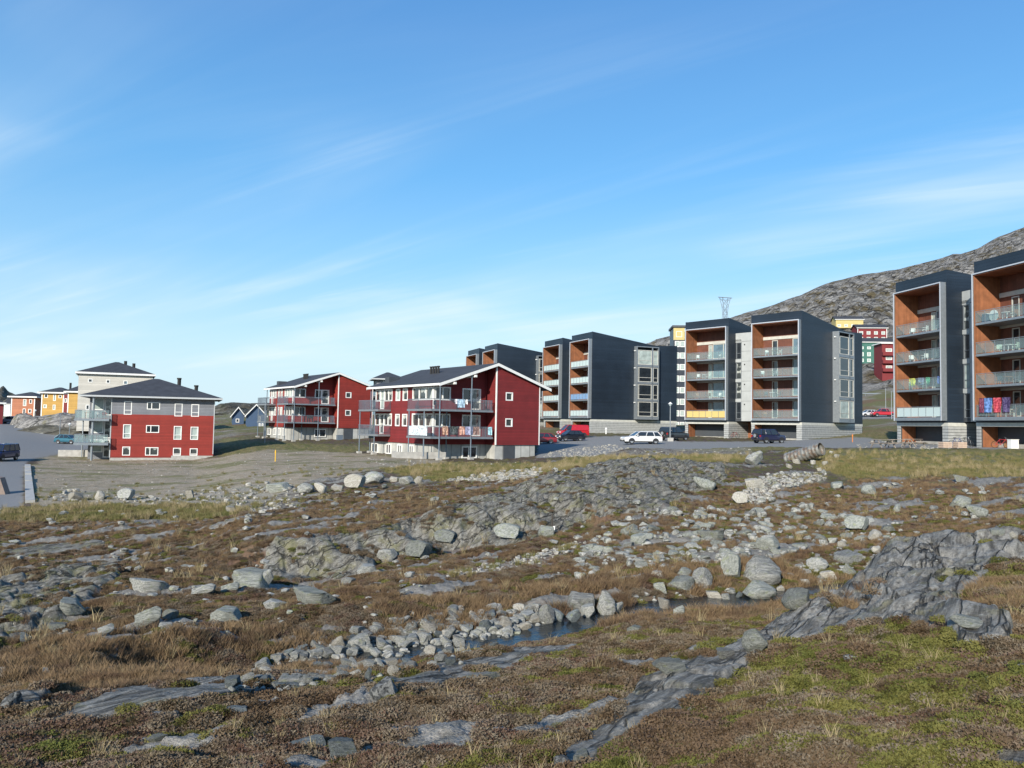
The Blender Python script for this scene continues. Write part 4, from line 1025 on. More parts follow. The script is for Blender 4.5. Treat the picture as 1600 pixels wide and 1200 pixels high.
ridge('hill', [(-500,640),(-300,612),(-100,606),(-20,609),(0,611),(14,618),(40,630),(90,640),(150,650),(220,656)], 900, 300, -4, HIL, 12, 21, 'distant dark hill at the far left', 200, 60, 200)

def hit_far(px, py, Y0=238., Y1=640.):
    u, w = ray(px, py)
    for Y in np.linspace(Y0, Y1, 500):
        if w*Y < mz(u*Y, Y): return Vector((float(u*Y), float(Y), float(mz(u*Y, Y))))
    return Vector((float(u*Y1), Y1, float(w*Y1)))

# ================================================================== DARK APARTMENT BLOCKS
def apartment(px, py, Y, side, z0w, zgw, label, lay, offset=0.0, far=False, seed=0, rails=None):
    c = at(px, py, Y); a = R(side)
    fx, fy = math.cos(a-math.pi/2), math.sin(a-math.pi/2)         # local x in the world
    root = empty('apartment_building', (c.x+fx*offset, c.y+fy*offset, zgw), a-math.pi/2, label, 'apartment building', 'dark apartment blocks with wood-lined balconies')
    rnd = random.Random(seed)
    z0 = z0w-zgw; zb = z0-.55; ztop, zdip, zback = z0+15.1, z0+13.25, z0+13.5; D = 18.0
    towers = [(-8, 0, True), (-19.8, -11.8, False)]
    for x0, x1, rightT in towers:
        prof_ = [(0, zb), (D, zb), (D, zback), (13.3, zdip), (0, ztop)]
        MB().prism(prof_, x1-.3, x1, 'x').build('wall', NAVY, root)
        MB().prism(prof_, x0, x0+.3, 'x').build('wall', NAVY, root)
        b = MB(); b.box(x0+.3, x1-.3, D-.3, D-.002, zb, zback-.05); b.build('wall', NAVY, root)
        xa, xb = x0+.42, x1-.12; ft, fb = z0+13.8, z0-.35
        b = MB(); b.box(x0+.3, x1-.3, .002, .3, ft, ztop-.02); b.build('facade_band', NAVY, root); b = MB(); b.box(x0+.3, x1-.3, .002, .3, zb, fb); b.build('facade_band', NAVY, root)
        rp = [(.3, ztop-.35), (13.3, zdip-.3), (D-.3, zback-.3), (D-.3, zback-.12), (13.3, zdip-.12), (.3, ztop-.17)]
        MB().prism(rp, x0+.3, x1-.3, 'x').build('roof', ROOF, root)
        # projecting metal frame
        b = MB(); t = .13
        b.box(xa, xa+t, -.62, .45, fb, ft); b.box(xb-t, xb, -.62, .45, fb, ft); b.box(xa+t, xb-t, -.62, .45, ft-t, ft); b.box(xa+t, xb-t, -.62, .45, fb, fb+.3)
        b.build('balcony_frame', SILVER, root)
        b = MB(); b.box(xa-.01, xa+.10, -.66, -.622, fb, ft+.01); b.box(xb-.10, xb+.01, -.66, -.622, fb, ft+.01); b.box(xa+.10, xb-.10, -.66, -.622, ft-.10, ft+.01); b.build('edge_trim', TRIMW, root)
        # lining
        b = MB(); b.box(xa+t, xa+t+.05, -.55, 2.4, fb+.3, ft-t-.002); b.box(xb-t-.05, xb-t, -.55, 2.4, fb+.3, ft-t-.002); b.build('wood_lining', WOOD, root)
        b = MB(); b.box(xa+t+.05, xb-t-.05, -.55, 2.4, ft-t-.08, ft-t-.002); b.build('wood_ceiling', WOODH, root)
        xi0, xi1 = xa+t+.05, xb-t-.05; w = xi1-xi0
        for k in range(4):
            zf = z0+3*k
            b = MB(); b.box(xi0, xi1, -.45, 2.4, zf-.22, zf); b.build('balcony_slab', SILVER, root)
            # back wall with glazing
            zt = zf+2.78 if k < 3 else ft-t-.08
            if rightT: ops = [(.20*w, .33*w, .05, 2.45), (.66*w, .995*w, .30, 2.55)]
            else: ops = [(.30*w, .40*w, .05, 2.45), (.41*w, .79*w, .25, 2.55)]
            T = face_T('front', 2.32)
            ops_l = [(xi0+q[0], xi0+q[1], zf+q[2], zf+q[3]) for q in ops]
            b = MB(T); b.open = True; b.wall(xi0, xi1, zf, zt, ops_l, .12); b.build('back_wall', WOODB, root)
            st = lay.get((rightT, k), 'blue')
            for qi, q in enumerate(ops_l):
                if qi == 0: window(root, T, (q[0]+q[1])/2, q[2], q[1]-q[0], q[3]-q[2], 'dark' if rightT else 'curtain', 'beam', fw=.10, name='balcony_door', dep=.06)
                else: window(root, T, (q[0]+q[1])/2, q[2], q[1]-q[0], q[3]-q[2], st, 'beam', split=.62 if rightT else .72, fw=.10, dep=.06)
            b = MB(); b.box(xi0, xi1, 2.22, 2.31, zf+2.56, zf+(2.78 if k < 3 else 3.0)); b.build('lintel', BEAM, root)
            # railing with glass
            b = MB(); yr = -.42; np_ = 6
            for i in range(np_+1): b.box(xi0+.04+(w-.12)*i/np_, xi0+.08+(w-.12)*i/np_, yr-.03, yr+.01, zf-.1, zf+1.08)
            b.box(xi0, xi1, yr-.04, yr+.02, zf+1.08, zf+1.13)
            rl = b.build('railing', SILVER, root)
            gm = (rails or {}).get((rightT, k), RAILG)
            key = ('rg', gm.name)
            if key not in WC:
                g = MB(); g.box(0, (w-.12)/np_-.08, yr+.012, yr+.028, .08, 1.03); WC[key] = g.mesh('glass_panel', gm)
            for i in range(np_): link('glass_panel', WC[key], rl, (xi0+.08+(w-.12)*i/np_, 0, zf))
        # base
        b = MB(); b.box(x0, x1, .02, D, zb-.36, zb-.003); b.build('base_beam', BEAM, root)
        b = MB(); z = zb-.38; gtop = z
        while z > .05-1.2:
            b.box(x1-.10, x1-.02, .9, D-.1, z-.27, z); b.box(x0+.02, x0+.10, .9, D-.1, z-.27, z)
            b.box(x1-.85, x1-.02, .04, .12, z-.27, z); b.box(x1-.10, x1-.02, .12, .9, z-.27, z)
            b.box(x0+.02, x0+.55, .04, .12, z-.27, z); b.box(x0+.02, x0+.10, .12, .9, z-.27, z); z -= .31
        b.build('slat_cladding', SLAT, root)
        b = MB(); b.box(x1-.80, x1-.12, .14, D-.2, -1.5, gtop); b.box(x0+.12, x0+.50, .14, D-.2, -1.5, gtop); b.build('base_wall', DARKP, root)
        b = MB(); b.box(x0+.50, x1-.80, 2.0, 2.15, .55, gtop); b.build('garage_screen', DARKP, root)
        b = MB(); b.box(x0+.50, x1-.80, 1.94, 2.3, -1.5, .52); b.build('plinth', CONC2, root)
        b = MB(); b.box(x0+.502, x0+.54, .3, 1.93, -.5, gtop-.01); b.build('recess_lining', WOOD, root)
    # link between the towers
    T = face_T('front', 1.8); xl0, xl1 = -11.8, -8.0
    ops = [(xl0+.12, xl0+.98, z0-.05+3*k, z0+2.45+3*k) for k in range(4)]
    b = MB(T); b.open = True; b.wall(xl0, xl1, z0-.45, z0+12.9, ops, .15); b.build('link_wall', DARKP, root)
    for k in range(4):
        q = ops[k]; window(root, T, (q[0]+q[1])/2, q[2], q[1]-q[0], q[3]-q[2], rnd.choice(['dark', 'curtain', 'mix']), 'steel', bar=.35, fw=.07)
        for s in range(2):
            b = MB(T); b.box(xl0+1.04, xl1-.01, -.05, -.004, z0-.42+3*k+s*1.5+.01, z0-.42+3*k+(s+1)*1.5-.02); b.build('facade_panel', LINKP, root)
        b = MB(T); b.box(xl0+1.5, xl0+1.66, -.12, -.05, z0+2.0+3*k, z0+2.18+3*k); b.build('wall_lamp', BLACK, root)
        b = MB(T); b.box(xl0+.01, xl0+1.0, -.05, -.004, z0+2.47+3*k, z0+2.93+3*k); b.build('facade_panel', LINKP, root)
    b = MB(T); b.box(xl0+.01, xl1-.01, -.05, -.004, z0+11.6, z0+12.88); b.build('facade_panel', LINKP, root)
    b = MB(); b.box(xl0, xl1, 1.95, D-1, z0+12.6, z0+12.9); b.box(xl0, xl1, 1.95, D-1, z0-.45, z0-.2); b.build('link_roof', DARKP, root)
    b = MB(); b.box(xl0, xl1, 5.2, 5.4, -.8, z0-.5); b.build('entrance_wall', WOOD, root)
    b = MB(); b.box(xl0+1.2, xl0+2.3, 5.12, 5.19, .3, z0-.9); dr = b.build('entrance_door', GLD, root)
    # bay of stacked windows on the right side
    y0, y1, p, bz0, bz1 = 8.7, 13.4, 1.0, z0-.4, z0+12.9
    b = MB(); b.box(0.002, p, y0, y0+.12, bz0, bz1); b.box(.002, p, y1-.12, y1, bz0, bz1); b.box(.002, p, y0+.12, y1-.12, bz1-.15, bz1); b.box(.002, p, y0+.12, y1-.12, bz0, bz0+.15)
    for k in range(4): b.box(p-.12, p-.03, y0+.12, y1-.12, z0-.25+3.2*k*.98, z0+.12+3.2*k*.98)
    b.box(p-.12, p-.03, y0+3.2, y0+3.42, bz0+.15, bz1-.15)
    b.build('bay_frame', SILVER, root)
    T = face_T('right', p-.10)
    for k in range(4):
        zf = z0+.16+3.136*k; hh = 2.66
        s1 = lay.get(('bay', k), 'dark')
        window(root, T, y0+.12+1.54, zf, 3.0, hh, s1, 'beam', split=.10, bar=.30, fw=.11, dep=.05)
        window(root, T, y0+4.0, zf, 1.05, hh, 'curtain' if s1 == 'curtain' else 'dark', 'beam', bar=.30, fw=.10, dep=.05)
        b = MB(); b.rod((.45, y0-.16, zf+2.5), (.45, y0, zf+2.5), .09, 8); b.rod((.45, y0-.22, zf+2.42), (.45, y0-.22, zf+2.58), .10, 8); b.build('wall_lamp', PLASW, root)
    return root
lay1 = {(True, k): 'blue' for k in range(4)}; lay1.update({(False, k): 'blue' for k in range(4)}); lay1[('bay', 0)] = 'curtain'; lay1[('bay', 1)] = 'dark'
lay2 = dict(lay1); lay2[('bay', 0)] = 'dark'; lay2[('bay', 3)] = 'curtain'
BA = apartment(776.3, 600, 165, 21, 1.75, -1.2, 'dark apartment block farthest away, rising above the nearer red house roof', lay1, seed=1)
BB = apartment(924.8, 600, 142, 23, 1.80, -1.2, 'dark apartment block behind the parked cars, broad navy side wall with window bay', lay2, seed=2,
    rails={(True, 1): BLUG, (True, 0): FROST, (False, 0): FROST, (True, 2): FROST, (False, 1): FROST, (False, 2): FROST, (False, 3): FROST, (True, 3): FROST})
BC = apartment(1253, 600, 111, 41, 1.60, -1.75, 'dark apartment block with a yellow panelled lowest balcony, in the middle of the right half', lay1, seed=3, rails={(False, 0): YELG})
BD = apartment(1480.5, 600, 81, 10, 1.55, -1.45, 'nearest dark apartment block, cut off by the right edge', lay2, offset=11.8, seed=4, rails={(False, 0): FROST})

# ================================================================== RED GABLED HOUSES
def roofplane(b, x0, x1, z0, z1, y0, y1, t):
    b.prism([(x0, z0), (x1, z1), (x1, z1-t), (x0, z0-t)], y0, y1, 'y')
def red_house(px, py, Y, head, f1w, zgw, L, wallm, label, seed, ridge_x=-.1):
    c = at(px, py, Y); root = empty('red_house', (c.x, c.y, zgw), R(head), label, 'house', 'red gabled houses with corner balconies')
    rnd = random.Random(seed); f1 = f1w-zgw; f2 = f1+2.8; zb = f1-.85
    WL, WR, ex = -6.6, 5.9, 7.2; zpk = f2+5.05; ze = f2+2.62; rec = 1.8
    def zr(x): return zpk-(abs(x)/ex)*(zpk-ze)-.30
    # gable half, flush
    Tg = face_T('front', 0)
    ops = [(1.25, 2.2, f1+1.10, f1+2.0), (1.25, 2.2, f2+1.10, f2+2.0)]
    b = MB(Tg); b.open = True; b.wall(.12, WR, zb, zr(WR), ops); b.face((.12, 0, zr(WR)), (WR, 0, zr(WR)), (.12, 0, zr(.12))); b.build('wall', wallm, root)
    for i, q in enumerate(ops): window(root, Tg, (q[0]+q[1])/2, q[2], q[1]-q[0], q[3]-q[2], 'mix', fw=.12)
    Ts = face_T('left', 0)
    b = MB(); b.face((0, .12, zb), (0, .12, zr(0)), (0, rec, zr(0)), (0, rec, zb)); b.build('return_wall', wallm, root)
    # recessed half
    Tr = face_T('front', rec)
    ops = [(WL+.15, WL+2.05, z+.95, z+2.35) for z in (f1, f2)]+[(-3.1, -2.0, z+.95, z+2.30) for z in (f1, f2)]+[(-2.0, -.75, z+.05, z+2.30) for z in (f1, f2)]
    b = MB(Tr); b.open = True; b.wall(WL, 0, zb, zr(WL), ops); b.face((WL, 0, zr(WL)), (0, 0, zr(WL)), (0, 0, zr(0))); b.build('wall', wallm, root)
    for q in ops:
        w = q[1]-q[0]; dr = w < 1.3 and q[3]-q[2] > 2
        window(root, Tr, (q[0]+q[1])/2, q[2], w, q[3]-q[2], 'dark' if not dr else 'mix', split=.5 if w > 1.5 else None, fw=.13, name='balcony_door' if dr else 'window')
    # long side
    Tl = face_T('left', WL)      # frame x = -y
    k = (L-1.4)/11.6
    spans = [(.15, 3.9, .95, 2.35, (.33, .66)), (4.8, 5.8, .95, 2.3, None), (6.3, 7.2, .95, 2.3, None), (7.9, 9.6, .95, 2.35, .5), (9.6, 10.5, .05, 2.35, None), (10.5, 11.5, .95, 2.35, None)]
    ops = []
    for z in (f1, f2):
        for a, e, s, h, sp in spans: ops.append((-(rec+e*k), -(rec+a*k), z+s, z+h, sp))
    b = MB(Tl); b.open = True; b.wall(-L, -rec, zb, zr(WL), [o[:4] for o in ops]); b.build('wall', wallm, root)
    for q in ops: window(root, Tl, (q[0]+q[1])/2, q[2], q[1]-q[0], q[3]-q[2], rnd.choice(['curtain', 'mix', 'mix']), split=q[4], fw=.13)
    # far gable and right side
    Tb = face_T('back', L)
    b = MB(Tb); b.open = True; b.wall(-WR, -WL, zb, zr(WL), ()); b.face((-WR, 0, zr(WR)), (-WL, 0, zr(WL)), (0, 0, zr(0))); b.build('wall', wallm, root)
    Tq = face_T('right', WR); b = MB(Tq); b.open = True
    ops = [(y, y+1.2, z+.95, z+2.3) for z in (f1, f2) for y in (2.0, 5.5, 9.0)]
    b.wall(.12, L, zb, zr(WR), ops); b.build('wall', wallm, root)
    for q in ops: window(root, Tq, (q[0]+q[1])/2, q[2], q[1]-q[0], q[3]-q[2], 'mix', fw=.12)
    # corner boards
    for x, y in ((0, 0), (WR-.10, -.02)):
        b = MB(); b.box(x, x+.12, -.025, .12, zb, zr(x)); b.build('corner_board', WHITE, root)
    b = MB(); b.box(WL-.03, WL+.10, rec-.03, rec+.1, f1, f2-.22); b.box(WL-.03, WL+.10, rec-.03, rec+.1, f2, zr(WL)); b.build('corner_board', WHITE, root)
    b = MB(); b.box(WR-.10, WR+.03, L-.1, L+.03, zb, zr(WR)); b.build('corner_board', WHITE, root)
    # roof
    ya, yb = -.38, L+1.5
    rf = MB(); roofplane(rf, -ex, 0, ze, zpk, ya+.04, yb-.04, .14); roofplane(rf, 0, ex, zpk, ze, ya+.04, yb-.04, .14)
    ro = rf.build('roof', ROOF, root)
    b = MB(); roofplane(b, -ex-.03, 0, ze-.03, zpk-.02, ya, ya+.035, .30); roofplane(b, 0, ex+.03, zpk-.02, ze-.03, ya, ya+.035, .30)
    roofplane(b, -ex-.03, 0, ze-.03, zpk-.02, yb-.035, yb, .30); roofplane(b, 0, ex+.03, zpk-.02, ze-.03, yb-.035, yb, .30); b.build('barge_board', WHITE, ro)
    b = MB(); b.box(-ex-.04, -ex, ya+.04, yb-.04, ze-.24, ze-.02); b.box(ex, ex+.04, ya+.04, yb-.04, ze-.24, ze-.02); b.build('gutter', WHITE, ro)
    b = MB(); roofplane(b, -ex, -.01, ze-.16, zpk-.16, ya+.04, yb-.04, .05); roofplane(b, .01, ex, zpk-.16, ze-.16, ya+.04, yb-.04, .05); b.build('soffit', DARKP, ro)
    for i in range(4):
        b = MB(); xx = -2.6+.0*i; yy = L*.52+i*.55; zc = zpk-(2.6/ex)*(zpk-ze); b.rod((xx, yy, zc-.1), (xx, yy, zc+.7), .13, 8); b.rod((xx, yy, zc+.7), (xx, yy, zc+.82), .18, 8); b.build('chimney', BLACK, ro)
    b = MB(); zc = zpk-(5.1/ex)*(zpk-ze); b.box(-5.6, -4.2, L*.93, L*1.0, zc-.3, zc+.5); b.build('roof_hatch', DARKP, ro)
    for xb in (-2.9, -5.4):
        zc = zpk-(abs(xb)/ex)*(zpk-ze)-.46; b = MB(); b.box(xb-.12, xb+.12, ya-.10, 0 if False else rec, zc-.22, zc+.02); b.build('roof_beam', WHITE, ro)
    # concrete base
    b = MB(); b.box(.05, WR-.5, .15, .45, -1.5, zb-.002); b.box(WR-.8, WR-.5, .45, L-.1, -1.5, zb-.002); b.box(WL+.15, .05, rec+.12, rec+.4, -1.5, zb-.002)
    b.box(WL+.15, WL+.4, rec+.4, L-.1, -1.5, zb-.002); b.box(WL+.4, WR-.8, L-.4, L-.1, -1.5, zb-.002); b.box(.05, .35, .45, rec+.12, -1.5, zb-.002)
    bs = b.build('concrete_base', CONC, root)
    b = MB(); b.box(1.15, 2.65, .10, .149, zb-2.0, zb-.06); b.build('cellar_door', DARKP, bs)
    T = face_T('front', rec+.02); window(root, T, -2.05, zb-1.45, 1.9, 1.25, 'dark', split=.45, fw=.12, dep=.06)
    T = face_T('left', WL+.05)
    for y, w in ((11.6*k, 1.6), (8.6*k, 1.2), (6.3*k, 1.0), (4.0*k, 1.0)): window(root, T, -(rec+y), zb-1.35, w, 1.15, 'dark', split=.5, fw=.12, dep=.06)
    # balconies
    for z in (f1, f2):
        b = MB(); b.box(-8.0, -.42, -.12, rec-.02, z-.22, z-.02); b.box(-8.0, WL-.04, rec-.018, 4.9, z-.22, z-.02); b.build('balcony_slab', STEEL if False else SILVER, root)
        b = MB(); r_ = .022
        def run(x0, y0, x1, y1):
            d = math.hypot(x1-x0, y1-y0); n = int(d/.14)
            for i in range(n+1):
                q = i/n; x, y = x0+(x1-x0)*q, y0+(y1-y0)*q; b.box(x-.012, x+.012, y-.012, y+.012, z-.02, z+1.0)
            b.rod((x0, y0, z+1.02), (x1, y1, z+1.02), .03, 4)
        run(-7.95, -.08, -.5, -.08); run(-7.95, -.08, -7.95, 4.85); run(-7.95, 4.85, WL-.1, 4.85); run(-.5, -.08, -.5, rec-.1)
        b.build('railing', STEEL, root)
        b = MB(); yb0, yb1 = rec+8.1*k, L+1.5
        b.box(-8.2, WL-.04, yb0, yb1, z-.22, z-.02); b.box(WL-.038, WL+3, L+.02, yb1, z-.22, z-.02); b.build('balcony_slab', SILVER, root)
        b = MB(); run(-8.15, yb0, -8.15, yb1); run(-8.15, yb0, WL-.1, yb0); run(-8.15, yb1, WL+2.9, yb1); b.build('railing', STEEL, root)
    for x, y, top in ((-7.0, -.15, zr(7.0)), (-3.2, -.15, zr(3.2)), (-8.0, 4.4, f2), (-7.9, 1.4, f2), (-8.1, rec+9.0*k, f2), (-8.1, L+1.2, f2), (-6.75, L+1.2, zr(7)), (-5.2, rec-.35, f2)):
        b = MB(); b.rod((x, y, -1.2), (x, y, top), .065, 8); ps = b.build('steel_post', STEEL, root)
        g = float(gz_fast(c.x+x*math.cos(R(head))-y*math.sin(R(head)), c.y+x*math.sin(R(head))+y*math.cos(R(head))))-zgw
        b = MB(); b.box(x-.25, x+.25, y-.25, y+.25, g-.3, g+.25); b.build('post_footing', CONC2, ps)
    # downpipe in the recess corner
    b = MB(); b.rod((-.18, rec-.12, f1-.6), (-.18, rec-.12, zr(0)-.3), .05, 6); b.build('downpipe', RED, root)
    return root
H2 = red_house(773.9, 694, 85, 36, -1.30, -3.9, 14.8, RED, 'nearer dark red house with laundry on its corner balconies', 5)
H1 = red_house(526.9, 670, 125, 35, -.10, -2.9, 12.4, RED1, 'farther red house with balconies, left of the one with laundry', 6)

# ================================================================== BOX HOUSES
def between(pl, pr, py, Y, head):
    """left corner at photo column pl and distance Y, width so that the right corner reaches column pr"""
    c = at(pl, py, Y); u, _ = ray(pr, py); u = float(u); ca, sa = math.cos(R(head)), math.sin(R(head))
    t = (u*c.y-c.x)/(ca-u*sa); return c, t
def hip(b, x0, x1, y0, y1, z, h, t=.18, rid=0.0):
    cx_, cy_ = (x0+x1)/2, (y0+y1)/2; A = [(x0, y0, z), (x1, y0, z), (x1, y1, z), (x0, y1, z)]; r0 = (cx_-rid, cy_, z+h); r1 = (cx_+rid, cy_, z+h)
    b.face(A[0], A[1], r1, r0) if rid else b.face(A[0], A[1], r0)
    b.face(A[1], A[2], r1 if rid else r0); b.face(*( [A[2], A[3], r0, r1] if rid else [A[2], A[3], r0])); b.face(A[3], A[0], r0)
    L_ = [(p[0], p[1], z-t) for p in A]
    for i in range(4): j = (i+1) % 4; b.face(L_[i], L_[j], A[j], A[i])
    b.face(*reversed(L_)); return b
# grey and red house at the left
def left_house():
    c, W = between(171, 333.5, 700, 99.5, 22)
    zg = -5.7; root = empty('grey_and_red_house', (c.x, c.y, zg), R(22), 'three-storey house with grey top floor and red lower floors, nearest at the left', 'house')
    f0 = .35; zmid = .40-zg+.1; ze = 2.68-zg; D = 13
    T = face_T('front', 0)
    def zz(py): return (654-py)/FPX*(100.5)-zg
    cols_ = [(1.85, 3.0), (5.2, 7.15) , (9.35, 10.55), (11.9, 13.1)]; sc_ = W/15.55
    cs = [(a*sc_, b_*sc_) for a, b_ in cols_]
    rows = [(zz(648.3), zz(627.5)), (zz(685.3), zz(663.5)), (zz(711.8), zz(698.0))]
    ops = []
    for ri, (zl, zh) in enumerate(rows):
        for ci, (a, b_) in enumerate(cs):
            lo = zl if (ci != 1 or ri == 2) else zl+(zh-zl)*.42
            ops.append((a, b_, lo-(.10 if ri < 2 and ci > 1 else 0), zh-.06*ci, ri, ci))
    lo_ = [o[:4] for o in ops]
    b = MB(T); b.open = True; b.wall(0, W, zmid, ze, [q for q in lo_ if q[2] > zmid], .12); b.build('wall', GREYB, root)
    b = MB(T); b.open = True; b.wall(0, W*.585, f0+.45, zmid, [q for q in lo_ if q[3] < zmid and q[1] < W*.585], .12); b.wall(W*.585, W, f0+1.0, zmid, [q for q in lo_ if q[3] < zmid and q[0] > W*.585], .12); b.build('wall', REDL, root)
    st = [['dark', 'dark', 'curtain', 'dark'], ['curtain', 'dark', 'curtain', 'curtain'], ['mix', 'mix', 'mix', 'mix']]
    for a, b_, l_, h_, ri, ci in ops: window(root, T, (a+b_)/2, l_, b_-a, h_-l_, st[ri][ci], split=.36 if ci == 1 else None, bar=.33 if (ci != 1 and ri < 2) else None, fw=.10)
    b = MB(); b.box(0, .10, -.03, .10, f0+.45, ze); b.box(W-.10, W, -.03, .10, f0+.9, ze); b.build('corner_board', GREYF, root)
    # sides and back
    b = MB(face_T('right', W)); b.open = True; b.wall(0, D, zmid, ze, ()); b.build('wall', GREYB, root)
    b = MB(face_T('right', W)); b.open = True; b.wall(0, D, f0+.9, zmid, ()); b.build('wall', REDL, root)
    b = MB(face_T('back', D)); b.open = True; b.wall(-W, 2.6, f0, ze, ()); b.build('wall', GREYB, root)
    # notch at the near left corner: recessed walls
    rec = 2.2; N0 = -2.6
    b = MB(face_T('left', 0)); b.open = True; b.wall(-rec, 0, f0, ze, ()); b.build('return_wall', GREYB, root)
    Tn = face_T('front', rec)
    ops = []
    for k, py in enumerate((650, 686, 716)):
        z = zz(py)-.1; ops += [(-2.35, -.95, z+.75, z+2.35), (-.9, -.12, z+.1, z+2.35)]
    b = MB(Tn); b.open = True; b.wall(N0, 0, f0, ze, ops); b.build('wall', GREYB, root)
    for i, q in enumerate(ops): window(root, Tn, (q[0]+q[1])/2, q[2], q[1]-q[0], q[3]-q[2], 'curtain' if i % 2 == 0 else 'mix', fw=.12)
    b = MB(face_T('left', N0)); b.open = True; b.wall(-D, -rec, f0, ze, ()); b.build('wall', GREYB, root)
    # concrete
    b = MB(); b.box(.05, W*.585, .04, .3, -1, f0+.447); b.box(W*.585, W-.05, .02, .3, -1, f0+1.0); b.box(W-.35, W-.05, .3, D, -1, f0+.9); b.box(N0+.05, .05, rec+.05, rec+.3, -1, f0-.002); b.box(N0+.05, N0+.3, rec+.3, D, -1, f0); b.build('concrete_base', CONC2, root)
    # fix: red wall stops above the raised plinth on the right
    for k, py in enumerate((657, 694)):
        z = zz(py)+.15
        b = MB(); b.box(-3.9, -.10, -.9, rec-.02, z-.3, z-.02); b.box(-3.9, N0-.02, rec-.018, 6, z-.3, z-.02); b.build('balcony_slab', SILVER, root)
        b = MB()
        def run(x0, y0, x1, y1):
            d = math.hypot(x1-x0, y1-y0); n = max(int(d/.5), 2)
            for i in range(n+1):
                q = i/n; x, y = x0+(x1-x0)*q, y0+(y1-y0)*q; b.box(x-.02, x+.02, y-.02, y+.02, z-.02, z+1.0)
            b.rod((x0, y0, z+1.02), (x1, y1, z+1.02), .03, 4)
        run(-3.85, -.85, -.15, -.85); run(-3.85, -.85, -3.85, 5.9); rl = b.build('railing', SILVER, root)
        for i in range(3):
            g = MB(); x = -3.8+i*1.23; g.box(x, x+1.15, -.86, -.84, z+.06, z+.95); g.build('glass_panel', RAILG, rl)
    b = MB(); b.rod((-1.9, -.5, -.5), (-1.9, -.5, ze-.1), .13, 10); b.build('steel_post', SILVER, root)
    b = MB(); b.rod((-3.6, 5.5, -.5), (-3.6, 5.5, zz(657)), .08, 8); b.build('steel_post', SILVER, root)
    b = MB(); hip(b, -3.4, W+.85, -.9, D+.8, ze+.12, 2.55, .14, .35); ro = b.build('roof', ROOF, root)
    b = MB(); 
    b.box(-3.46, W+.91, -.96, -.88, ze-.10, ze+.10); b.box(-3.46, -3.38, -.88, D+.8, ze-.10, ze+.10); b.box(W+.83, W+.91, -.88, D+.8, ze-.10, ze+.10); b.build('gutter', GREYF, ro)
    for x, y in ((7.6, 7.5), (9.8, 7.5)):
        b = MB(); b.rod((x, y, ze+1.2), (x+.02, y, ze+2.75-(x-7.6)*.42), .24, 10); b.rod((x, y, ze+2.75-(x-7.6)*.42), (x, y, ze+2.95-(x-7.6)*.42), .30, 10); b.build('chimney', BLACK, ro)
    return root
left_house()

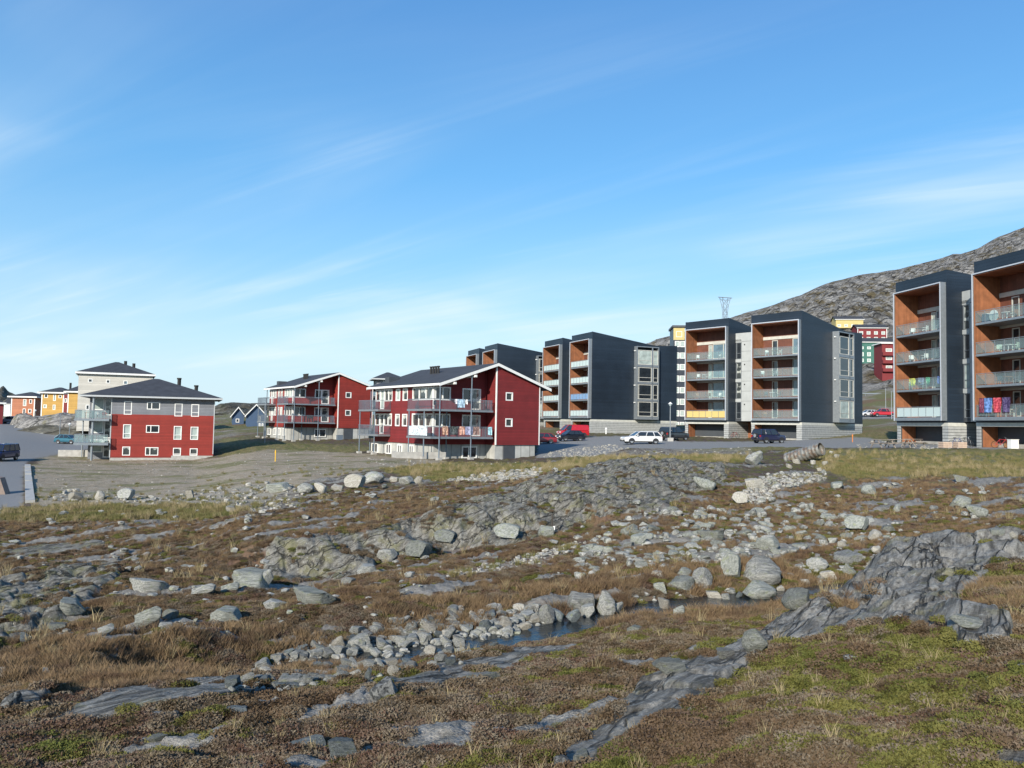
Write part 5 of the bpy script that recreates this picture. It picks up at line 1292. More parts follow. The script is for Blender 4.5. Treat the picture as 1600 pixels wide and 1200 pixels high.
def box_house(name, pl, pr, py, Y, head, zb, ze, D, wallm, label, wins, roof='hip', rh=1.6, over=.5, trim=None, group=None, cat='house', sidewins=(), chim=(), roofm=None, fascia=WHITE, ridge_len=.3, cornerb=False):
    c, W = between(pl, pr, py, Y, head); root = empty(name, (c.x, c.y, zb), R(head), label, cat, group)
    h = ze-zb; T = face_T('front', 0)
    def wz(p): return (HY+.01745*(pl-800)-p)/FPX*Y-zb
    ops = [(W*a, W*b_, wz(q1), wz(q0)) for a, b_, q0, q1, st in wins]
    b = MB(T); b.open = True; b.wall(0, W, 0, h, ops, .12); b.build('wall', wallm, root)
    for q, w in zip(ops, wins): window(root, T, (q[0]+q[1])/2, q[2], q[1]-q[0], q[3]-q[2], w[4], fw=.14)
    Tl = face_T('left', 0); Tr_ = face_T('right', W)
    b = MB(Tl); b.open = True; b.wall(-D, 0, 0, h, ()); b.build('wall', wallm, root)
    ops = [(D*a, D*b_, wz(q1), wz(q0)) for a, b_, q0, q1, st in sidewins]
    b = MB(Tr_); b.open = True; b.wall(0, D, 0, h, ops); b.build('wall', wallm, root)
    for q, w in zip(ops, sidewins): window(root, Tr_, (q[0]+q[1])/2, q[2], q[1]-q[0], q[3]-q[2], w[4], fw=.14)
    b = MB(face_T('back', D)); b.open = True; b.wall(-W, 0, 0, h, ()); b.build('wall', wallm, root)
    rm = roofm or ROOF; b = MB()
    if roof == 'hip': hip(b, -over, W+over, -over, D+over, h+.12, rh, .10, ridge_len)
    elif roof == 'mono': b.prism([(-over, h+.12), (W+over, h+rh), (W+over, h+rh-.15), (-over, h-.03)], -over, D+over, 'y')
    elif roof == 'gable_x':      # ridge along the front
        b.prism([(-over, h+.05), (D/2, h+rh), (D+over, h+.05), (D+over, h-.1), (D/2, h+rh-.16), (-over, h-.1)], -over, W+over, 'x')
    else:                        # gable faces the viewer
        b.prism([(-over, h-.15), (W/2, h+rh), (W+over, h-.15), (W+over, h-.30), (W/2, h+rh-.16), (-over, h-.30)], -over, D+over, 'y')
    ro = b.build('roof', rm, root)
    if roof == 'gable_y':
        b = MB(); b.face((0, .01, h), (W, .01, h), (W/2, .01, h+rh-.2)); b.face((0, D, h), (W/2, D, h+rh-.2), (W, D, h)); b.build('gable', wallm, root)
        b = MB(); b.prism([(-over-.02, h-.12), (W/2, h+rh+.03), (W+over+.02, h-.12), (W+over+.02, h-.40), (W/2, h+rh-.26), (-over-.02, h-.40)], -over-.05, -over-.01, 'y'); b.build('barge_board', fascia, ro)
    elif roof == 'gable_x':
        b = MB(); b.face((W, 0, h), (W, D, h), (W, D/2, h+rh-.2)); b.face((0, 0, h), (0, D/2, h+rh-.2), (0, D, h)); b.build('gable', wallm, root)
        b = MB(); b.box(-over, W+over, -over-.05, -over-.003, h-.18, h+.05); b.build('gutter', fascia, ro)
    else:
        b = MB(); b.box(-over-.04, W+over+.04, -over-.06, -over-.003, h-.22, h+.12); b.box(W+over+.003, W+over+.06, -over, D+over, h-.22, h+.12); b.box(-over-.06, -over-.003, -over, D+over, h-.22, h+.12); b.build('gutter', fascia, ro)
    for x, y, z0_, z1_ in chim:
        b = MB(); b.rod((x*W, y*D, h+z0_), (x*W, y*D, h+z1_), .28, 8); b.build('chimney', BLACK, ro)
    if cornerb:
        b = MB(); b.box(-.02, .22, -.03, .1, 0, h); b.box(W-.22, W+.02, -.03, .1, 0, h); b.build('corner_board', WHITE, root)
    return root
box_house('cream_house', 121.5, 237, 620, 148, 26, -2.5, 8.35, 13, CREAM, 'tall cream house with dark hipped roof behind the grey and red house',
   [(.125,.185,591,597,'dark'),(.365,.42,591.5,597.5,'dark'),(.60,.66,592,598.5,'blue'),(.11,.16,632,640,'dark')], 'hip', 2.5, .5, chim=((.62,.5,.9,2.9),(.74,.5,.8,2.5)), ridge_len=.3)
box_house('orange_house', 17, 54, 640, 215, 8, -1.6, 5.3, 9, ORANGE, 'orange house with white trim, left of the yellow houses',
   [(.50,.64,623.5,634,'curtain'),(.76,.88,623.5,630,'dark'),(.50,.62,638,649,'dark'),(.74,.87,638.5,645,'dark')], 'hip', 1.3, .7, cornerb=True, chim=((1.0,.4,.3,1.6),))
box_house('yellow_house', 64.5, 99.5, 630, 205, 8, -1.5, 6.25, 9, YELLOW, 'yellow house with five windows, right beside the orange house',
   [(.12,.28,616,621.5,'dark'),(.52,.64,616,626,'curtain'),(.76,.90,616.5,621.5,'dark'),(.10,.25,632,637.5,'curtain'),(.52,.64,632,640,'curtain')], 'hip', 1.4, .7, cornerb=True, chim=((.95,.5,.5,2.8),))
box_house('yellow_house', 105.5, 130, 630, 200, 8, -1.5, 6.4, 9, YELLOW, 'plain yellow house without visible windows, beside the tall cream house', [], 'hip', 1.9, .7, cornerb=True)
box_house('stair_house', 99.8, 105.2, 630, 203, 8, -1.5, 6.0, 6, HRED, 'dark stair house with a pale balcony between the two yellow houses', [(.15,.85,622.5,629,'blue')], 'mono', .2, .05, fascia=DARKP)
box_house('dark_red_house', -40, 4.6, 645, 175, 34, -2.2, 2.9, 8, HRED, 'dark red house cut off by the left edge', [(.5,.6,640,646,'dark')], 'hip', 1.2, .5)
box_house('white_house', 6, 15.5, 640, 330, 8, -1.5, 5.0, 7, WHITE, 'small white house far away beyond the orange house', [(.2,.4,634,638,'dark'),(.6,.8,634,638,'dark')], 'gable_x', 2.4, .3)
box_house('blue_house', 363, 381, 655, 185, 20, -3.2, .9, 9, BLUE, 'left one of the two blue gabled houses behind the dirt slope', [(.3,.6,654,660,'dark')], 'gable_y', 2.2, .5)
box_house('blue_house', 386, 414, 655, 175, 20, -3.6, 1.1, 9, BLUE, 'right one of the two blue gabled houses, with tall pale windows', [(.62,.76,650,658,'curtain'),(.66,.76,661,667,'curtain'),(.82,.92,661,667,'curtain')], 'gable_y', 2.5, .5)
box_house('grey_tower_block', 588, 628, 620, 225, 14, -2.5, 12.3, 12, GREYB, 'grey tower block with hipped roof and corner balconies between the two red houses',
   [(.25,.42,591,596.5,'dark'),(.75,.9,591,596.5,'dark'),(.25,.42,609,614,'dark'),(.05,.30,600,604,'dark')], 'hip', 2.2, 1.4, fascia=GREYF)
# its balcony stack
cT, WT = between(578.5, 588, 620, 226, 14)
tb = [o for o in bpy.data.objects if o.name.startswith('grey_tower_block')][0]
for k in range(6):
    b = MB(); z = 13.0-2.7*k-.4; b.box(-2.9, 0-.02, -.6, 6, z-2.7, z-2.45); b.build('balcony_slab', SILVER, tb)
    b = MB(); b.box(-2.88, -.04, -.58, -.52, z-2.45, z-1.5); b.build('railing', GLB, tb)
    b = MB(); b.box(-2.2, -.03, 1.5, 1.6, z-2.44, z-.3); b.build('wall', DARKP, tb)
# hillside houses on the right
def hh(name, pl, pr, py, head, height, D, m, label, wins, roof, rh, **k):
    P = hit_far((pl+pr)/2, py); c, W = between(pl, pr, py, P.y, head); zb = P.z-.5
    return box_house(name, pl, pr, py, P.y, head, zb, zb+height+.5, D, m, label, wins, roof, rh, **k), P.y
s_ = lambda n, y0, y1, st: [((i+.25)/n, (i+.75)/n, y0, y1, st) for i in range(n)]
hh('yellow_row_house', 1306, 1349, 514, -8, 3.6, 8, PALEY, 'pale yellow house highest on the hillside', s_(4, 506, 510, 'curtain'), 'gable_x', 2.0)
hh('red_row_house', 1340, 1386, 536, -6, 6.2, 8, HRED, 'red house with white windows on the hillside below the yellow one', s_(4, 517, 522, 'curtain')+s_(4, 526, 531, 'curtain'), 'gable_x', 2.0, cornerb=True)
hh('green_row_house', 1330, 1397, 567, -6, 7.4, 8, GREEN, 'green house with white upper band below the red hillside house', s_(6, 541, 545, 'curtain')+s_(6, 550, 556, 'curtain')+s_(6, 560, 565, 'curtain'), 'gable_x', 2.0)
rt, ry = hh('red_balcony_house', 1378.5, 1398, 593, -4, 12.0, 7, HRED, 'narrow red house with three stacked balconies on the hillside', [(.3,.8,544,549,'curtain'),(.3,.8,557,562,'curtain'),(.3,.8,571,576,'curtain')], 'mono', .3)
for z in (3.2, 5.9, 8.5):
    b = MB(); b.box(-.1, 3.6, -1.1, -.02, z-.2, z+.9); b.build('balcony', HRED, rt)
for (pl, pr, py, m, lab) in ((1052.5, 1066, 600, YELLOW, 'tall block with yellow top floor seen between two dark apartment blocks'),):
    c, W = between(pl-1, pr+3, 640, 190, -5); zb = -1; root = empty('tower_block', (c.x, c.y, zb), R(-5), lab, 'apartment building')
    T = face_T('front', 0); zt = (HY+4.4-511)/FPX*190-zb
    ops = [(x, x+1.1, 1.0+2.75*k, 2.4+2.75*k) for k in range(8) for x in (.35, 1.6)]
    ops = [o for o in ops if o[3] < zt-.4]
    b = MB(T); b.open = True; b.wall(0, W, 0, zt-3, [o for o in ops if o[3] < zt-3]); b.build('wall', NAVY, root)
    b = MB(T); b.open = True; b.wall(0, W, zt-3, zt, ()); b.build('wall', PALEY, root)
    for o in ops:
        if o[3] < zt-3: window(root, T, (o[0]+o[1])/2, o[2], o[1]-o[0], o[3]-o[2], 'curtain', fw=.14)
    b = MB(); b.box(0, .1, .01, 8, 0, zt); b.box(W-.1, W, .01, 8, 0, zt); b.box(.1, W-.1, 7.9, 8, 0, zt); b.build('wall', NAVY, root)
    b = MB(); b.box(-.3, W+.3, -.3, 8.3, zt, zt+.5); b.build('roof', DARKP, root)
    window(root, T, W*.5, zt-2.3, 1.4, 1.4, 'dark', fw=.10)

# ================================================================== VEHICLES
CARG = mat('car_glass', (.02, .025, .03), .08, 0, .1, 3, spec=.9)
RIM = mat('wheel_rim', (.45, .46, .47), .35, .6, .05, 5)
LAMPW = mat('headlight_glass', (.7, .72, .72), .15, 0, .05, 5)
LAMPR = mat('tail_light_glass', (.35, .01, .01), .2, 0, .05, 5)
TRIM = mat('black_plastic_trim', (.025, .025, .027), .6, 0, .1, 5)
PLATE = mat('number_plate', (.65, .65, .62), .5, 0, .02, 5)
def loft(sections):
    """sections: list of (x, halfwidth, z0, z1) rings rounded into a closed body"""
    v = []; f = []; n = 12
    for x, hw, z0, z1 in sections:
        c = .16*min(hw, (z1-z0))
        ring = [(-hw+c, z0), (hw-c, z0), (hw, z0+c), (hw, (z0+z1)/2), (hw-.02, z1-c), (hw-c*1.4, z1-.01), (hw*.4, z1+.0), (-hw*.4, z1), (-hw+c*1.4, z1-.01), (-hw+.02, z1-c), (-hw, (z0+z1)/2), (-hw, z0+c)]
        v += [(x, y, z) for y, z in ring]
    for i in range(len(sections)-1):
        for k in range(n): a = i*n+k; b_ = i*n+(k+1) % n; f.append((a, b_, b_+n, a+n))
    f.append(tuple(reversed(range(n)))); f.append(tuple((len(sections)-1)*n+k for k in range(n)))
    b = MB(); b.v = v; b.f = f; return b
CAR = dict(
 # length, width, belt z, roof z, hood list: (x, z) of body top; cabin: bottom front, top front, top rear, bottom rear
 estate=(4.6, 1.78, .95, 1.46, [(-2.3, .62), (-2.2, .78), (-1.2, .93), (0, .98), (1.9, .98), (2.25, .92), (2.3, .6)], (-1.15, -.45, 1.75, 2.18)),
 hatch=(4.0, 1.70, .95, 1.48, [(-2.0, .60), (-1.9, .78), (-1.0, .95), (0, 1.0), (1.6, 1.0), (1.95, .92), (2.0, .6)], (-1.05, -.35, 1.25, 1.85)),
 suv=(4.3, 1.80, 1.10, 1.78, [(-2.15, .75), (-2.05, 1.0), (-1.1, 1.10), (0, 1.13), (1.9, 1.13), (2.1, 1.05), (2.15, .7)], (-1.0, -.45, 1.85, 2.08)),
 van=(4.7, 1.85, 1.15, 1.95, [(-2.35, .75), (-2.25, .95), (-1.7, 1.12), (0, 1.2), (2.2, 1.2), (2.33, 1.1), (2.35, .7)], (-1.75, -.95, 2.22, 2.32)),
 pickup=(5.1, 1.80, 1.10, 1.74, [(-2.55, .75), (-2.45, 1.0), (-1.2, 1.08), (0, 1.12), (2.4, 1.12), (2.5, 1.05), (2.55, .7)], (-1.15, -.6, .75, 1.0)),
)
def car(kind, pm, pos, head, label, group=None, spare=False, panelvan=False):
    L, W, zbelt, zroof, top, cab = CAR[kind]; hw = W/2
    root = empty({'estate': 'estate_car', 'hatch': 'hatchback_car', 'suv': 'offroad_car', 'van': 'van', 'pickup': 'pickup_truck'}[kind], pos, R(head)+math.pi, label, 'van' if kind == 'van' else 'pickup' if kind == 'pickup' else 'car', group)
    g = .24 if kind in ('estate', 'hatch') else .36; wr = .31 if kind in ('estate', 'hatch') else .37
    secs = []
    for i, (x, z) in enumerate(top): secs.append((x, hw*(.86 if i in (0, len(top)-1) else .96 if i in (1, len(top)-2) else 1), g+(.10 if i in (0, len(top)-1) else 0), z))
    bo = loft(secs).build('body', pm, root)
    for p in bo.data.polygons: p.use_smooth = False
    xf0, xf1, xr1, xr0 = cab; hb, ht = hw-.06, hw-.22
    zb_ = zbelt+.0
    b = MB(); b.v = [(xf0, -hb, zb_), (xf0, hb, zb_), (xr0, hb, zb_), (xr0, -hb, zb_), (xf1, -ht, zroof-.06), (xf1, ht, zroof-.06), (xr1, ht, zroof-.06), (xr1, -ht, zroof-.06)]
    b.f = [(0, 1, 5, 4), (1, 2, 6, 5), (2, 3, 7, 6), (3, 0, 4, 7), (4, 5, 6, 7)]; b.build('window_glass', CARG, root)
    b = MB(); b.v = [(xf1-.05, -ht-.02, zroof-.08), (xf1-.05, ht+.02, zroof-.08), (xr1+.06, ht+.02, zroof-.08), (xr1+.06, -ht-.02, zroof-.08), (xf1+.12, -ht+.08, zroof), (xf1+.12, ht-.08, zroof), (xr1-.1, ht-.08, zroof), (xr1-.1, -ht+.08, zroof)]
    b.f = [(0, 1, 5, 4), (1, 2, 6, 5), (2, 3, 7, 6), (3, 0, 4, 7), (4, 5, 6, 7), (0, 3, 2, 1)]; b.build('roof', pm, root)
    b = MB()
    for s in (-1, 1):
        for t in (0, .42, .74, 1):
            if kind == 'pickup' and t == .42: continue
            xb, xt = xf0+(xr0-xf0)*t, xf1+(xr1-xf1)*t; b.rod((xb, s*(hb+.005), zb_-.02), (xt, s*(ht+.005), zroof-.06), .045, 4)
    if panelvan: b.v += [(xf0+(xr0-xf0)*.40, s*(hb+.02), zb_) for s in (-1,)]
    b.build('pillar', pm, root)
    if panelvan:
        b = MB()
        for s in (-1, 1): b.face((-.6, s*(hb+.02), zb_-.02), (xr0, s*(hb+.02), zb_-.02), (xr1, s*(ht+.02), zroof-.06), (-.4, s*(ht+.02), zroof-.06))
        b.build('side_panel', pm, root)
    key = ('wheel', wr)
    if key not in WC:
        b = MB(); b.rod((0, -.1, 0), (0, .1, 0), wr, 16); b2 = MB(); b2.rod((0, -.105, 0), (0, .105, 0), wr*.62, 12); WC[key] = (b.mesh('wheel', BLACK), b2.mesh('rim', RIM))
    xw = L*.5-.82
    for x in (-xw, xw-.05):
        for s in (-1, 1):
            o = link('wheel', WC[key][0], root, (x, s*(hw-.10), wr)); link('rim', WC[key][1], o)
    b = MB()
    for x in (-xw, xw-.05):
        for s in (-1, 1):
            pts = [(x+(wr+.07)*math.cos(a), wr+(wr+.07)*math.sin(a)) for a in np.linspace(0, math.pi, 9)]; b.prism(pts, s*(hw-.02), s*(hw+.008), 'y')
    b.box(-L/2-.03, -L/2+.10, -hw*.82, hw*.82, g+.05, g+.22); b.box(L/2-.10, L/2+.03, -hw*.82, hw*.82, g+.05, g+.22); b.box(-xw+.4, xw-.45, -hw-.01, hw+.01, g-.03, g+.06); b.build('trim', TRIM, root)
    for s in (-1, 1):
        b = MB(); y = s*hw*.66; b.box(-L/2-.012, -L/2+.16, y-.17, y+.17, top[1][1]-.22, top[1][1]-.06); b.build('headlight', LAMPW, root)
        b = MB(); y = s*hw*.78; b.box(L/2-.14, L/2+.012, y-.09, y+.09, top[-2][1]-.26, top[-2][1]-.04); b.build('tail_light', LAMPR, root)
        b = MB(); b.box(xf0+.25, xf0+.38, s*(hw+.12)-.09, s*(hw+.12)+.09, zbelt, zbelt+.13); b.build('wing_mirror', pm, root)
    b = MB(); b.box(-L/2-.045, -L/2-.02, -.25, .25, g+.16, g+.27); b.build('number_plate', PLATE, root)
    b = MB(); b.box(L/2+.02, L/2+.045, -.25, .25, g+.30, g+.41); b.build('number_plate', PLATE, root)
    if spare:
        b = MB(); b.rod((L/2-.02, 0, .95), (L/2+.2, 0, .95), .33, 16); o = b.build('spare_wheel', BLACK, root)
        b = MB(); b.rod((L/2+.2, 0, .95), (L/2+.215, 0, .95), .22, 12); b.build('rim', RIM, o)
    if kind == 'pickup':
        b = MB(); b.box(1.15, 2.45, -hw+.12, hw-.12, 1.10, 1.125); b.build('load_bed', TRIM, root)
    return root
def P_at(px, py, Y=None):
    if Y is None: return hit(px, py)
    c = at(px, py, Y); return Vector((c.x, c.y, float(gz_fast(c.x, c.y))))
car('estate', paint('white_car_paint', (.75, .75, .73)), P_at(1002, 692, 93), 192, 'white estate car parked broadside near the lamp post')
car('suv', paint('dark_grey_car_paint', (.025, .027, .03)), P_at(1053, 687, 106), 38, 'dark grey offroad car with spare wheel, just behind the lamp post', spare=True)
car('hatch', paint('black_car_paint', (.01, .012, .02)), P_at(891, 687, 112), 205, 'black hatchback in front of the red van')
car('van', paint('red_van_paint', (.48, .012, .018)), P_at(895, 679, 122), 197, 'red van standing behind the black hatchback', panelvan=True)
car('hatch', paint('dark_red_car_paint', (.22, .008, .014)), P_at(846, 684, 108), 188, 'dark red hatchback half hidden by the corner of the red house')
car('suv', paint('dark_blue_car_paint', (.018, .02, .06)), P_at(1201, 691, 100), 28, 'dark blue offroad car with spare wheel before the garage of the middle block', spare=True)
car('hatch', paint('pale_car_paint', (.68, .69, .69)), P_at(1357, 652, 174), 186, 'white car beside the red pickup on the upper road')
car('pickup', paint('bright_red_car_paint', (.50, .012, .022)), P_at(1380, 651, 171), 182, 'bright red pickup on the upper road between two apartment blocks')
car('pickup', paint('silver_car_paint', (.40, .42, .44)), P_at(17, 661, 182), 183, 'silver pickup parked before the orange house')
car('hatch', paint('teal_car_paint', (.02, .12, .17)), P_at(106, 693, 131), -8, 'teal hatchback on the road left of the grey and red house')
car('van', paint('navy_van_paint', (.012, .025, .10)), P_at(2, 722, 92), -84, 'dark blue van cut off by the left edge')

# ================================================================== STREET FURNITURE
def lamp(px, py, Y, h, label, cone=True, base=True, arm=False):
    P = P_at(px, py, Y); root = empty('street_lamp' if cone else 'pole', P, 0, label, 'street lamp' if cone else 'pole')
    b = MB(); b.rod((0, 0, -.3), (0, 0, h), .075, 8, .045); b.build('post', SILVER, root)
    if base: b = MB(); b.box(-.35, .35, -.35, .35, -.3, .45); b.build('footing', CONC2, root)
    if cone:
        b = MB(); b.rod((0, 0, h-.02), (0, 0, h+.16), .30, 12, .12); b.rod((0, 0, h+.16), (0, 0, h+.24), .12, 12, .03); b.build('lamp_shade', PLASW, root)
        b = MB(); b.rod((0, 0, h-.22), (0, 0, h-.02), .12, 10, .2); b.build('lamp_glass', FROST, root)
    if arm: b = MB(); b.rod((0, 0, h), (.9, 0, h+.1), .04, 6); b.box(.6, 1.1, -.1, .1, h+.02, h+.14); b.build('lamp_head', SILVER, root)
    return root
lamp(1047, 688.5, 103, 4.8, 'street lamp with white cap and concrete foot by the dark offroad car')
lamp(93, 684, 135, 4.6, 'thin pole above the road left of the teal car', False, False)
lamp(108, 683, 140, 2.7, 'short street lamp behind the teal hatchback', True, False)
lamp(55, 652, 190, 3.2, 'street lamp in front of the orange and yellow houses', True, False)
lamp(414, 680, 118, 6.6, 'tall street lamp left of the farther red house', False, False, True)
lamp(1393, 655, 160, 5.6, 'pale lamp pole right of the red pickup', False, False, True)
lamp(1384, 640, 178, 6.0, 'thin pale pole rising before the narrow red hillside house', False, False)
def marker(px, py, Y, h, c, label):
    P = P_at(px, py, Y); b = MB(); b.box(-.04, .04, -.03, .03, -.3, h); b.box(-.06, .06, -.05, .05, h*.72, h*.86)
    o = b.build('marker_post', c, None, P); tag(o, label, 'post')
marker(430, 721, 80, 1.15, mat('yellow_post_paint', (.62, .36, .02)), 'yellow marker post standing alone on the dirt slope')
marker(1332, 692, 96, .95, mat('orange_post_paint', (.62, .20, .05)), 'orange marker post beside the slat base of the middle block')
# old wooden post at the ledge
P = hit(862, 836); b = MB(); b.rod((0, 0, -.3), (.02, .03, .82), .035, 6, .03); b.rod((-.05, .02, .35), (.12, .04, .37), .02, 5)
o = b.build('wooden_post', mat('old_dark_wood', (.06, .05, .04), .9), None, P); tag(o, 'thin dark wooden post leaning against the long rock ledge', 'post')
P = hit(865, 830); b = MB(); b.box(-.05, .05, -.02, .02, 0, .16); o = b.build('paper_scrap', PLASW, None, P); tag(o, 'white scrap of litter caught beside the thin wooden post', 'litter')

# culvert
P = hit(1262, 722); P2 = P
root = empty('culvert_pipe', P+Vector((0, .3, .25)), 0, 'large corrugated steel culvert pipe ending above the gully', 'pipe')
dirv = Vector((.72, -.66, .10)).normalized(); side_ = dirv.orthogonal()
A = Vector((-.95, 1.1, -.15)); Bv = Vector((.75, -.9, .72)); ax = (Bv-A).normalized(); e1 = ax.orthogonal().normalized(); e2 = ax.cross(e1)
v = []; f = []; n = 28; rings = 56
for i in range(rings+1):
    t = i/rings; rr_ = .48+.018*math.sin(t*rings*1.1)
    for k in range(n): a = 2*math.pi*k/n; q = A+(Bv-A)*t+(e1*math.cos(a)+e2*math.sin(a))*rr_; v.append(tuple(q))
for i in range(rings+1):
    t = 1-i/rings; rr_ = .44+.018*math.sin(t*rings*1.1)
    for k in range(n): a = 2*math.pi*k/n; q = A+(Bv-A)*t+(e1*math.cos(a)+e2*math.sin(a))*rr_; v.append(tuple(q))
for i in range(2*rings+1):
    for k in range(n): f.append((i*n+k, i*n+(k+1) % n, (i+1)*n+(k+1) % n, (i+1)*n+k))
b = MB(); b.v = v; b.f = f; b.build('pipe', mat('rusty_galvanised_steel', (.24, .24, .22), .6, .3, .2, 3, c2=(.16, .12, .09), c2s=3), root)
b = MB(); b.open = True; b.face(*[tuple(A+(Bv-A)*.25+(e1*math.cos(2*math.pi*k/n)+e2*math.sin(2*math.pi*k/n))*.43) for k in range(n)]); b.build('silt', mat('dark_mud', (.03, .027, .022), .9), root)
# concrete-covered collar of rubble stones on the pipe
for i, (x, y, s) in enumerate([(1258, 716, 14), (1246, 722, 12), (1272, 722, 10), (1252, 706, 9), (1290, 724, 11), (1234, 728, 10), (1300, 706, 8), (1308, 712, 9), (1281, 733, 9)]):
    o = put_rock('boulder', x, y+4, s, s*.7, 'slab', 'w', 3, 800+i, .1); tag(o, ['pale stone at the middle of the culvert pipe', 'pale stone at the lower left end of the culvert pipe', 'pale stone under the open end of the culvert pipe', 'small pale stone above the culvert pipe', 'pale stone right below the culvert opening', 'pale stone farthest left of the culvert pipe', 'pale stone up the bank, right of the culvert opening', 'outermost pale stone right of the culvert opening', 'pale stone lowest in the bank under the culvert'][i], 'boulder')

# picnic tables
TW = mat('grey_weathered_planks', (.26, .22, .18), .85, 0, .2, 3)
def picnic(px, py, Y, rz, label):
    P = P_at(px, py, Y); root = empty('picnic_table', P, R(rz), label, 'picnic table', 'picnic tables before the nearest block')
    for i in range(5): b = MB(); b.box(-.9, .9, -.40+i*.165, -.40+i*.165+.145, .72, .76); b.build('plank', TW, root)
    for s in (-1, 1):
        b = MB(); b.box(-.9, .9, s*.78-.13, s*.78+.13, .43, .47); b.build('bench', TW, root)
        for x in (-.7, .7): b = MB(); b.rod((x, s*.2, .72), (x, s*.78, 0), .05, 4); b.build('leg', TW, root)
    b = MB()
    for x in (-.7, .7): b.box(x-.04, x+.04, -.85, .85, .36, .43)
    b.build('crossbar', TW, root)
picnic(1380, 698, 73, 12, 'left picnic table of weathered planks on the gravel strip')
picnic(1405, 697, 74, -6, 'middle picnic table of weathered planks on the gravel strip')
picnic(1427, 696, 77, 30, 'right picnic table of weathered planks, under the wood-lined opening')
CRW = mat('pale_crate_wood', (.48, .36, .27), .8, 0, .15, 4)
def crate(px, py, Y, w, h, label, rz=8):
    P = P_at(px, py, Y); root = empty('planter_crate', P, R(rz), label, 'crate', 'wooden crates before the nearest block')
    n_ = 3
    for k in range(n_):
        z = h*k/n_; b = MB(); b.box(-w/2, w/2, -.35, -.32, z+.02, z+h/n_-.01); b.box(-w/2, w/2, .32, .35, z+.02, z+h/n_-.01); b.box(-w/2, -w/2+.03, -.32, .32, z+.02, z+h/n_-.01); b.box(w/2-.03, w/2, -.32, .32, z+.02, z+h/n_-.01); b.build('plank', CRW, root)
    b = MB(); b.box(-w/2+.03, w/2-.03, -.32, .32, 0, h*.85); b.build('soil', mat('dark_soil', (.05, .04, .03), .95), root)
crate(1477, 700, 74, .9, .55, 'left one of two pale wooden crates in front of the slat base')
crate(1500, 700, 74, .9, .55, 'right one of two pale wooden crates in front of the slat base')
# bicycles
def bicycle(px, py, Y, rz, m, label, lean=0):
    P = P_at(px, py, Y); root = empty('bicycle', P, R(rz), label, 'bicycle'); root.rotation_euler[0] = lean
    for x in (-.52, .52):
        b = MB()
        for k in range(18):
            a0, a1 = 2*math.pi*k/18, 2*math.pi*(k+1)/18; b.rod((x+.33*math.cos(a0), 0, .34+.33*math.sin(a0)), (x+.33*math.cos(a1), 0, .34+.33*math.sin(a1)), .022, 5)
        w = b.build('wheel', BLACK, root); b = MB()
        for k in range(8): a0 = 2*math.pi*k/8; b.rod((x, 0, .34), (x+.32*math.cos(a0), 0, .34+.32*math.sin(a0)), .004, 3)
        b.build('spokes', SILVER, w)
    b = MB(); pts = {'r': (-.52, 0, .34), 'bb': (-.05, 0, .30), 's': (-.18, 0, .80), 'h': (.36, 0, .82), 'f': (.52, 0, .34)}
    for p, q in (('r', 'bb'), ('bb', 's'), ('r', 's'), ('s', 'h'), ('bb', 'h'), ('h', 'f')): b.rod(pts[p], pts[q], .022, 6)
    b.build('frame', m, root)
    b = MB(); b.box(-.30, -.06, -.07, .07, .88, .93); b.rod((-.18, 0, .8), (-.19, 0, .9), .015, 5); b.build('saddle', BLACK, root)
    b = MB(); b.rod((.35, 0, .8), (.33, 0, .98), .018, 5); b.rod((.33, -.27, 1.0), (.33, .27, 1.0), .015, 5); b.build('handlebar', SILVER, root)
bicycle(1496, 697, 76, 5, paint('blue_bike_paint', (.05, .06, .18)), 'bicycle with blue frame behind the two crates', -.15)
bicycle(1512, 697, 76.6, 20, paint('grey_bike_paint', (.12, .12, .12)), 'dark grey bicycle leaning at the corner of the slat base', -.2)
bicycle(1564, 698, 75, -10, paint('red_bike_paint', (.45, .02, .03)), 'red bicycle by the right garage opening', .2)
bicycle(1147, 684.5, 119, 0, paint('red_brown_bike_paint', (.25, .03, .02)), 'small red bicycle between the two towers of the middle block', .15)
def boxthing(name, px, py, Y, w, d, h, m, label, cat, rz=0, lid=None):
    P = P_at(px, py, Y); root = empty(name, P, R(rz), label, cat)
    b = MB(); b.box(-w/2, w/2, -d/2, d/2, -.1, h); b.build('body', m, root)
    b = MB(); b.box(-w/2-.03, w/2+.03, -d/2-.03, d/2+.03, h+.003, h+.05); b.build('lid', lid or m, root)
boxthing('cardboard_box', 1583, 700, 76, 1.3, .8, .75, mat('brown_cardboard', (.33, .17, .08), .85), 'big brown box at the right garage opening', 'box', 10)
boxthing('cabinet', 1583, 702, 74, .75, .5, .8, PLASW, 'small white cabinet at the right garage opening', 'cabinet', 5)
boxthing('utility_box', 446, 686, 123, .9, .5, .7, STEEL, 'grey metal utility box against the concrete base of the farther red house', 'box', 35)
bpy.data.objects[ 'utility_box'].location = P_at(530.5, 687, 124)
for px, Y in ((1067.5, 133),):
    P = P_at(1007-60, 678, 140); root = empty('vent_pipe', P, 0, 'short white vent with round cap at the slat wall behind the white estate car', 'vent'); b = MB(); b.rod((0, 0, -.1), (0, 0, .8), .12, 8); b.build('pipe', PLASW, root); b = MB(); b.rod((0, 0, .8), (0, 0, 1.1), .25, 10, .1); b.build('cap', PLASW, root)

